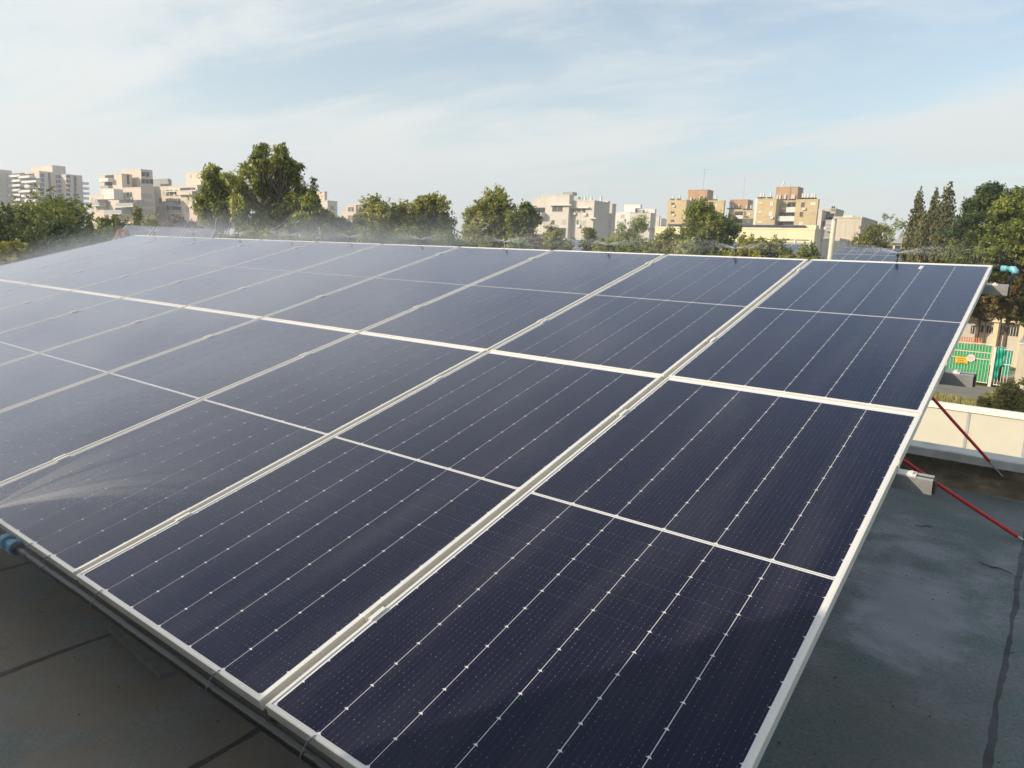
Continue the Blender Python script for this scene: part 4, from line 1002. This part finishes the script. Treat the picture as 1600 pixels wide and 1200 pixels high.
# ================================================================== TREES
m_bark = mat('bark', (.13, .095, .065), .95, var=.35, scale=6, bump=.6, bscale=14)
m_barkg = mat('grey_bark', (.21, .18, .15), .95, var=.3, scale=6, bump=.5, bscale=14)
LM = {
 'dark': leafmat('leaf_dark', [(0.030, 0.054, 0.022), (0.075, 0.118, 0.036), (0.167, 0.206, 0.055)]),
 'green': leafmat('leaf_green', [(0.080, 0.114, 0.024), (0.187, 0.229, 0.044), (0.376, 0.369, 0.075)]),
 'olive': leafmat('leaf_olive', [(0.118, 0.138, 0.034), (0.288, 0.291, 0.068), (0.535, 0.498, 0.128)]),
 'pine': leafmat('leaf_pine', [(0.084, 0.119, 0.033), (0.228, 0.260, 0.059), (0.529, 0.506, 0.121)], .25),
 'greyg': leafmat('leaf_greygreen', [(0.154, 0.192, 0.087), (0.347, 0.399, 0.175), (0.567, 0.495, 0.264)]),
 'cyp': leafmat('leaf_cypress', [(0.071, 0.082, 0.033), (0.169, 0.170, 0.063), (0.339, 0.297, 0.119)], .15),
 'yellow': leafmat('leaf_yellow', [(0.081, 0.103, 0.023), (0.184, 0.196, 0.034), (0.483, 0.380, 0.034)]),
 'red': leafmat('leaf_red', [(.07,.10,.025), (.15,.14,.04), (.36,.17,.07)]),
 'mauve': leafmat('leaf_mauve', [(0.103, 0.069, 0.052), (0.196, 0.138, 0.103), (0.276, 0.196, 0.149)]),
 'grass': leafmat('leaf_grass', [(.17,.18,.05), (.36,.33,.11), (.50,.44,.20)]),
}
def leaf_cloud(name, cent, rad, n, size, material, parent, flat=.7, asp=.5, up=0.0, tight=1.0):
    """cent (k,3) clump centres, rad (k,) radii; n leaf quads spread through the clumps' outer volume"""
    k = len(cent); wgt = rad**2; nt = max(20, n//13); ti = RNG.choice(k, nt, p=wgt/wgt.sum())
    d = RNG.normal(size=(nt, 3)); d /= np.linalg.norm(d, axis=1)[:, None]
    rr = RNG.random(nt)**.5*(1+RNG.normal(0, .22*tight, nt)); d[:, 2] *= flat
    TP = cent[ti]+d*(rr*rad[ti])[:, None]; ax = d+np.array([0, 0, .35])+RNG.normal(0, .5, (nt, 3)); ax /= np.linalg.norm(ax, axis=1)[:, None]
    L = size*tight*RNG.uniform(1.2, 3.2, nt); q = RNG.integers(0, nt, n)         # each tuft is a short sprig of leaves
    P = TP[q]+ax[q]*(L[q]*RNG.random(n))[:, None]+RNG.normal(0, size*.75*tight, (n, 3)); d = d[q]
    nrm = d*.6+RNG.normal(size=(n, 3))*.55+np.array([0, 0, .25]); nrm /= np.linalg.norm(nrm, axis=1)[:, None]
    a = RNG.normal(size=(n, 3)); a[:, 2] += up; a -= nrm*(a*nrm).sum(1)[:, None]; a /= np.linalg.norm(a, axis=1)[:, None]; b = np.cross(nrm, a)
    s = size*(.6+.8*RNG.random(n)); A = a*s[:, None]; Bv = b*(s*asp)[:, None]
    V = np.stack([P-A, P+Bv, P+A, P-Bv], 1).reshape(-1, 3)
    me = bpy.data.meshes.new(name); me.vertices.add(4*n); me.vertices.foreach_set('co', V.ravel())
    me.loops.add(4*n); me.loops.foreach_set('vertex_index', np.arange(4*n, dtype=np.int32)); me.polygons.add(n)
    me.polygons.foreach_set('loop_start', np.arange(0, 4*n, 4, dtype=np.int32)); me.polygons.foreach_set('loop_total', np.full(n, 4, np.int32))
    me.update(); me.materials.append(material); o = bpy.data.objects.new(name, me); COL.objects.link(o)
    if parent is not None: o.parent = parent
    return o
def wood(name, root, cents, r0, material, parent, fork=.35, seg=4, lean=(0, 0)):
    b = MB(); H = cents[:, 2].max(); top = np.array([lean[0], lean[1], H*.72])
    def tp(t): return top*t+np.array([.12*math.sin(t*5+root), .1*math.cos(t*4+root)-.1, 0])*H*.08*t
    b.tube([tp(t) for t in np.linspace(0, 1, 8)], [r0*(1-.8*t) for t in np.linspace(0, 1, 8)], 8)
    for c in cents:
        t = min(.98, max(fork, (c[2]/H)*.72*RNG.uniform(.65, 1.0))); s = tp(t); mid = s*.45+c*.55+np.array([0, 0, -.06*H])*RNG.random()+RNG.normal(0, .04*H, 3)*[1, 1, .4]
        ra = r0*(1-.8*t)*.6; b.tube([s, s*.5+mid*.5+[0, 0, .01*H], mid, c], [ra, ra*.7, ra*.45, ra*.12], 5, caps=False)
    return b.build('trunk', material, parent, True)
def tree(name, label, cat, px, ytop, D, wpx, kind, zb=.3, n=7000, size=.12, ncl=34, bark=None, shape='round', group=None, dep=1.0, asp=.5, lean=(0, 0), gap=1.0, ypy=None):
    P = atd(px, ypy or ytop, D); z1 = atd(px, ytop, D)[2]-GZ; r = wpx/FPX*D*.5*.97; n = int(n*3.4); size = size*.72; ncl = int(ncl*1.3); gap = .5+.5*gap
    o = thing(name, label, cat, (P[0], P[1], GZ), 0, group); z0 = max(z1*zb, z1-3.2*r) if shape == 'round' else z1*zb
    if z1*zb > z1*.5: z0 = z1*zb
    k = ncl; c = np.zeros((k, 3)); rad = np.zeros(k)
    for i in range(k):
        if shape == 'round':
            th = RNG.uniform(0, 2*math.pi); u = RNG.uniform(-.9, 1); q = RNG.uniform(.35, .80); s = math.sqrt(max(0, 1-u*u))
            c[i] = (r*q*s*math.cos(th), r*q*s*math.sin(th)*dep, (z0+z1)/2+(z1-z0)/2*u*.80*min(1, q+.12)); rad[i] = r*RNG.uniform(.22, .42)*gap
        elif shape == 'cone':
            t = (i+.5)/k; rr = r*(1-t)**.75*RNG.uniform(.3, 1); th = i*2.4; c[i] = (rr*math.cos(th), rr*math.sin(th), z0+(z1-z0)*(t*.97)); rad[i] = r*(.30*(1-t)+.13)*RNG.uniform(.7, 1.2)*gap
        elif shape == 'layer':
            th = RNG.uniform(0, 2*math.pi); q = math.sqrt(RNG.random()); lv = RNG.random()
            c[i] = (r*q*math.cos(th)*(1-.5*lv*lv), r*q*math.sin(th)*dep*(1-.5*lv*lv), z0+(z1-z0)*(.12+.8*lv)-(z1-z0)*.12*q+RNG.normal(0, .02)*z1); rad[i] = r*RNG.uniform(.14, .30)*gap
    rad = np.minimum(rad, (z1-z0)*.3)
    ov = z1-(c[:, 2]+rad*.7).max(); c[:, 2] += ov*np.clip((c[:, 2]-z0)/(z1-z0), 0, 1)
    wood('trunk', px, c, max(.09, z1*.022)*(1 if zb < .5 else .6), bark or m_bark, o, fork=min(.35, zb) if zb < .5 else .86, lean=lean)
    fl = .8 if shape != 'layer' else .6
    leaf_cloud('crown', c, rad, n, size, LM[kind], o, flat=fl, asp=asp, up=1.0 if kind in ('pine', 'cyp') else 0)
    return o
T = tree
T('ficus_tree', 'broad dark green tree with a sunlit yellowish top at the far left', 'tree', 62, 294, 46, 150, 'green', .12, 21000, .105, 70)
T('ficus_tree', 'dense dark tree cut off by the left edge of the photo', 'tree', -8, 318, 38, 150, 'dark', .1, 15000, .10, 56)
T('ficus_tree', 'dark shaded tree between the broad tree and the stepped building', 'tree', 108, 338, 40, 110, 'dark', .1, 13000, .10, 50)
T('shrub', 'light green shrub low at the left edge above the panels', 'shrub', 12, 380, 24, 90, 'olive', .25, 5000, .09, 26)
T('ficus_tree', 'low dark tree beside the timber trestle', 'tree', 150, 350, 36, 120, 'dark', .1, 12000, .10, 44)
T('broadleaf_tree', 'green tree in front of the stepped cream building', 'tree', 172, 335, 62, 75, 'green', .2, 7000, .16, 34)
T('conifer_tree', 'small pointed tree in front of the stepped cream building', 'tree', 214, 328, 62, 34, 'olive', .2, 3500, .15, 24, shape='cone')
T('broadleaf_tree', 'yellow green tree low in front of the stepped cream building', 'tree', 232, 343, 58, 60, 'olive', .3, 5000, .15, 24)
T('mauve_shrub', 'brownish mauve shrub above the raised left array', 'shrub', 278, 338, 50, 92, 'mauve', .45, 6000, .12, 26)
def pine(name, label, px, D, cl, n, trunks, dy=1.2):
    """open pine: boughs at their own heights and depths round leaning stems"""
    P = atd(px, 380, D); o = thing(name, label, 'pine tree', (P[0], P[1], GZ)); base = np.array([P[0], P[1], GZ]); c = []; rad = []
    for (x, y, rp) in cl:
        Dj = D+RNG.normal(0, dy); q = atd(x, y, Dj)-base; c.append(q); rad.append(rp/FPX*Dj*.92)
        for _ in range(2): c.append(q+RNG.normal(0, .5, 3)*rad[-1]*1.5); rad.append(rad[-1]*RNG.uniform(.45, .7))
    c = np.array(c); rad = np.array(rad); b = MB()
    for (x, y) in trunks:
        T_ = atd(x, y, D)-base; b.tube([(0, 0, 0), T_*[.2, .2, .3]+[.1, 0, 0], T_*[.55, .55, .65], T_], [.17, .13, .09, .03], 8)
        for q in c:
            t = q[2]/T_[2]
            if .3 < t < 1.05 and np.linalg.norm(q[:2]-T_[:2]*t) < 2.2:
                s_ = T_*max(.3, t-.12); b.tube([s_, s_*.5+q*.5-[0, 0, .1], q], [.04, .025, .008], 5, caps=False)
    b.build('trunk', m_barkg, o, True)
    leaf_cloud('crown', c, rad, n, .075, LM['pine'], o, flat=.85, asp=.35, up=1.4, tight=.9)
pine('pine_tree', 'tall ragged pine with open branches, largest tree in the photo', 415, 30,
     [(408, 238, 8), (402, 252, 12), (438, 245, 12), (428, 262, 14), (462, 264, 9), (455, 280, 12), (385, 272, 11), (372, 290, 12), (405, 285, 15), (434, 296, 15), (470, 300, 11), (486, 316, 11), (395, 312, 15), (420, 325, 16), (452, 326, 14), (375, 328, 12), (500, 334, 9), (362, 280, 7), (405, 348, 15), (440, 350, 15), (375, 350, 13), (470, 344, 12), (412, 268, 9), (448, 258, 7), (478, 330, 9)], 34000, [(408, 245), (440, 255), (470, 300)])
pine('pine_tree', 'shorter pine left of the tallest one, in front of the square roof tower', 336, 31,
     [(334, 266, 6), (326, 276, 9), (340, 284, 10), (328, 298, 12), (350, 300, 10), (318, 312, 11), (340, 320, 13), (358, 318, 9), (324, 336, 13), (350, 342, 13), (312, 328, 8)], 15000, [(334, 272), (350, 305)], .8)
T('pine_tree', 'low bushy pine right of the tallest one', 'pine tree', 462, 300, 29, 90, 'pine', .25, 8500, .11, 38, shape='layer', asp=.4, gap=.9, bark=m_barkg)
T('conifer_tree', 'slim pointed conifer at the right flank of the tallest pine', 'tree', 491, 282, 30.5, 34, 'dark', .25, 3600, .085, 26, shape='cone', asp=.3)
T('broadleaf_tree', 'small green tree in front of the hidden cream building', 'tree', 524, 330, 33, 60, 'green', .3, 4500, .10, 26, gap=.9)
T('broadleaf_tree', 'low tree in front of the small cream and grey building', 'tree', 556, 338, 36, 50, 'olive', .3, 4000, .11, 22)
T('carob_tree', 'round olive green tree, left one of the two merging in mid photo', 'tree', 605, 305, 38, 112, 'olive', .12, 13000, .11, 56)
T('carob_tree', 'round olive green tree, right one of the two merging in mid photo', 'tree', 672, 303, 39, 100, 'olive', .12, 11500, .11, 50)
for i, (p, y, wd, lab) in enumerate([(590, 352, 80, 'bright green bush under the left olive green tree'), (645, 350, 90, 'bright green bush under the right olive green tree'), (700, 358, 70, 'bright green bush between the olive trees and the airy tree')]):
    T('green_bush', lab, 'bush', p, y, 27, wd, 'green', .35, 5000, .085, 24)
for (p, y, wd, kd, lab) in [(436, 356, 100, 'olive', 'low olive bush at the foot of the tallest pine'), (508, 352, 90, 'olive', 'low olive bush right of the pines'), (548, 362, 70, 'green', 'small green bush left of the round olive green trees'), (742, 352, 90, 'olive', 'low olive bush at the foot of the airy tree'), (838, 366, 80, 'mauve', 'brownish bush below the low wing of the pale building'), (380, 352, 90, 'olive', 'low olive bush between the two pines')]:
    T('low_bush', lab, 'bush', p, y, 28, wd, kd, .45, 5000, .08, 26)
T('airy_tree', 'airy upright tree with fine twigs left of the pale building', 'tree', 765, 291, 35, 98, 'olive', .15, 11000, .095, 54, gap=.8)
T('airy_tree', 'small green tree touching the left side of the pale building', 'tree', 818, 318, 33, 55, 'green', .2, 5500, .09, 30, gap=.85)
T('young_tree', 'thin young tree before the low left part of the pale building', 'tree', 868, 352, 32, 66, 'olive', .4, 2600, .08, 22, gap=.7)
T('young_tree', 'thin young tree before the shaded end of the pale building', 'tree', 922, 356, 32, 40, 'olive', .4, 1500, .08, 16, gap=.7)
T('olive_tree', 'grey green feathery tree in front of the whitish stepped block', 'tree', 990, 334, 40, 76, 'greyg', .2, 7500, .10, 34, gap=.8, asp=.25)
T('low_bush', 'loose bush between the feathery tree and the round tree', 'bush', 1045, 356, 37, 64, 'olive', .4, 3500, .09, 24, gap=.75)
T('round_tree', 'dense round green tree in front of the left ochre block', 'tree', 1106, 308, 42, 98, 'green', .14, 13000, .11, 56)
for (p, y, wd, kd, lab) in [(800, 372, 90, 'greyg', 'misty bush just over the top edge, below the airy tree'), (960, 374, 90, 'green', 'low green bush in front of the feathery tree'), (1020, 376, 70, 'green', 'low green bush left of the round tree'), (1085, 374, 90, 'greyg', 'misty low bush below the round tree'),
                             (1175, 367, 80, 'olive', 'low bush with brownish tips before the cream hall'), (1222, 372, 70, 'olive', 'low bush before the openings of the cream hall'), (1262, 377, 56, 'green', 'low green bush at the right end of the cream hall')]:
    T('low_bush', lab, 'bush', p, y, 26, wd, kd, .55, 3800, .075, 22)
T('yellow_tree', 'round tree with yellow blossom right of the concrete block', 'tree', 1372, 348, 78, 80, 'yellow', .2, 9000, .14, 36)
T('bare_tree', 'greyish half bare tree behind the yellow blossoming one', 'tree', 1402, 332, 92, 56, 'greyg', .3, 1300, .16, 26, gap=.5, bark=m_barkg)
def cypress(px, ytop, D, wpx, lab, lx=0):
    P = atd(px, ytop, D); o = thing('cypress_tree', lab, 'cypress', (P[0], P[1], GZ), 0, 'cypresses on the right'); H = P[2]-GZ; r = wpx/FPX*D*.5*1.45
    k = 120; c = np.zeros((k, 3)); rad = np.zeros(k)
    for i in range(k):
        t = i/(k-1); rr = r*min(1, (1.01-t)*2.9)**.7*(.96+.04*math.sin(i*.7)); th = i*2.4; c[i] = (rr*.14*math.cos(th)+lx*t*t, rr*.14*math.sin(th), H*(.12+.87*t)); rad[i] = max(.10, rr*.92)
    b = MB(); b.tube([(0, 0, 0), (0, 0, H*.3), (lx*.5, 0, H*.75)], [.16, .12, .04], 8); b.build('trunk', m_bark, o)
    leaf_cloud('crown', c, rad, 62000, .095, LM['cyp'], o, flat=1.0, asp=.35, up=3.0, tight=.22)
cypress(1440, 290, 62, 22, 'left cypress, its tip leaning over the yellow tree'); cypress(1464, 289, 64, 19, 'middle cypress, between the left one and the tallest')
cypress(1486, 276, 61, 25, 'tallest cypress, nearest to the big green tree'); cypress(1446, 326, 58, 17, 'shortest cypress, in front of the left and middle ones')
T('poinciana_tree', 'large layered green tree at the right, in front of the white house', 'tree', 1563, 288, 53, 108, 'dark', .6, 15000, .14, 60, shape='layer', gap=.8, asp=.45)
T('poinciana_tree', 'large green tree cut off by the right edge of the photo', 'tree', 1610, 289, 51, 140, 'green', .58, 13000, .14, 54, shape='layer', gap=.9, asp=.45)
T('broadleaf_tree', 'green tree low behind the layered tree on the right', 'tree', 1515, 350, 58, 50, 'green', .2, 8000, .11, 40)
T('broadleaf_tree', 'dark green tree behind the pale blue elbow fitting', 'tree', 1585, 380, 57, 130, 'green', .62, 10000, .11, 46)
T('flowering_bush', 'orange red flowering bush between cypresses and sprinkler', 'bush', 1440, 368, 74, 76, 'red', .3, 6500, .14, 30)
T('flowering_bush', 'orange red flowering bush below the layered tree', 'bush', 1500, 388, 60, 70, 'red', .3, 5500, .14, 26)
T('flame_tree', 'red and green tree with a bare trunk above the green gate', 'tree', 1552, 434, 50.5, 130, 'red', .62, 9000, .13, 40, ypy=437)
T('broadleaf_tree', 'green branches hanging right above the yard building', 'tree', 1612, 452, 53, 90, 'green', .6, 7000, .12, 34, ypy=452)
T('yard_shrub', 'yellowish green shrub at the right edge below the gates', 'shrub', 1596, 592, 34, 48, 'grass', .0, 5200, .07, 26)
T('yard_shrub', 'low dry shrub in the grass below the side gate', 'shrub', 1560, 612, 35, 50, 'grass', .0, 3000, .06, 20)

# dry grass verge (uncountable)
def grass():
    n = 26000; x = RNG.uniform(-8, 5, n); y = RNG.uniform(27.5, 41.3, n); h = .07+.16*RNG.random(n)*(np.sin(x*1.3)+np.sin(y*1.7+x)+2.2)/3
    a = RNG.uniform(0, math.pi, n); wv = .02+.02*RNG.random(n); ca, sa = np.cos(a)*wv, np.sin(a)*wv; lx, ly = RNG.normal(0, .05, n), RNG.normal(0, .05, n); z = np.full(n, GZ)
    V = np.stack([np.stack([x-ca, y-sa, z], 1), np.stack([x+ca, y+sa, z], 1), np.stack([x+lx, y+ly, z+h], 1)], 1).reshape(-1, 3)
    me = bpy.data.meshes.new('dry_grass'); me.from_pydata(V.tolist(), [], np.arange(3*n).reshape(-1, 3).tolist()); me.materials.append(LM['grass'])
    o = bpy.data.objects.new('dry_grass', me); COL.objects.link(o); tag(o, 'dry yellowish grass beyond the boundary wall', 'grass', kind='stuff')
grass()
# far tree belt that reads as one mass
def belt():
    k = 170; c = np.zeros((k, 3)); rad = np.zeros(k)
    for i in range(k):
        px = -200+2000*i/k; D = RNG.uniform(72, 100); P = atd(px, 400, D); c[i] = (P[0], P[1], GZ+RNG.uniform(1.5, 4.6)); rad[i] = RNG.uniform(2.2, 3.6)
    o = leaf_cloud('far_trees', c, rad, 30000, .26, LM['green'], None, flat=.9); tag(o, 'low green belt of trees among the houses', 'trees', kind='stuff')
belt()

# ================================================================== WATER MIST AND HAZE
def volume(name, label, dens, color=(.95, .97, 1.0), aniso=.25):
    m = bpy.data.materials.new(name); m.use_nodes = True; nt = m.node_tree; nt.nodes.clear()
    v = nt.nodes.new('ShaderNodeVolumePrincipled'); v.inputs['Color'].default_value = (*color, 1); v.inputs['Density'].default_value = dens; v.inputs['Anisotropy'].default_value = aniso
    out = nt.nodes.new('ShaderNodeOutputMaterial'); nt.links.new(v.outputs[0], out.inputs['Volume']); return m
def mist_slab(label, x0, x1, v0, v1, h0, h1, dens):
    b = MB(); b.box(x0, x1, v0, v1, h0, h1, 0, TILTM); o = b.build('water_mist', volume('mist', '', dens)); tag(o, label, 'water mist', kind='stuff'); return o

def mist():
    m = bpy.data.materials.new('mist'); m.use_nodes = True; nt = m.node_tree; nt.nodes.clear(); N = nt.nodes.new; Lk = nt.links.new
    tc = N('ShaderNodeTexCoord'); sp = N('ShaderNodeSeparateXYZ'); Lk(tc.outputs['Object'], sp.inputs[0])
    def M_(op, a, bb=None):
        n = N('ShaderNodeMath'); n.operation = op
        for i, v in enumerate((a, bb)):
            if v is None: continue
            if isinstance(v, (int, float)): n.inputs[i].default_value = v
            else: Lk(v, n.inputs[i])
        return n.outputs[0]
    def ss(v, a, b_, o0=0, o1=1):
        r = N('ShaderNodeMapRange'); r.interpolation_type = 'SMOOTHSTEP'; r.inputs['From Min'].default_value = a; r.inputs['From Max'].default_value = b_
        r.inputs['To Min'].default_value = o0; r.inputs['To Max'].default_value = o1; Lk(v, r.inputs['Value']); return r.outputs[0]
    X, V, H = sp.outputs
    n = N('ShaderNodeTexNoise'); n.inputs['Scale'].default_value = .9; n.inputs['Detail'].default_value = 3; Lk(tc.outputs['Object'], n.inputs['Vector'])
    nz = ss(n.outputs['Fac'], .35, .65, .35, 1.5)
    low = M_('MULTIPLY', M_('MULTIPLY', ss(X, -6.5, -.9, MISTL, 0), ss(H, 0, .36, 1, 0)), ss(V, 4.7, 5.2, 1, 0))
    top = M_('MULTIPLY', M_('MULTIPLY', ss(H, .0, .48, MISTT, 0), M_('MULTIPLY', ss(V, 4.3, 4.9), ss(V, 5.2, 6.1, 1, 0))), ss(X, -9, -2.5, 1.0, .32))
    d = M_('MULTIPLY', M_('MULTIPLY', M_('ADD', low, top), nz), M_('MULTIPLY', ss(X, -12.0, -10.2), ss(X, -.8, .3, 1, 0)))
    v = N('ShaderNodeVolumePrincipled'); v.inputs['Color'].default_value = (.80, .87, 1, 1); v.inputs['Anisotropy'].default_value = .2
    Lk(d, v.inputs['Density']); out = N('ShaderNodeOutputMaterial'); Lk(v.outputs[0], out.inputs['Volume'])
    b = MB(); b.box(-13.4, .4, -.2, 6.2, .004, .65); o = b.build('water_mist', m, None, False, TILTM)
    tag(o, 'thin drifting water mist over the left panels and the top edge', 'water mist', kind='stuff')
MISTL, MISTT = .48, .12
mist()
HZ = volume('haze_air', '', .0008, (.82, .89, 1.0), .3)
o = MB().box(-700, 400, -60, 620, GZ-1.5, 75).build('haze', HZ); tag(o, 'pale evening haze in the air', 'haze', kind='stuff')
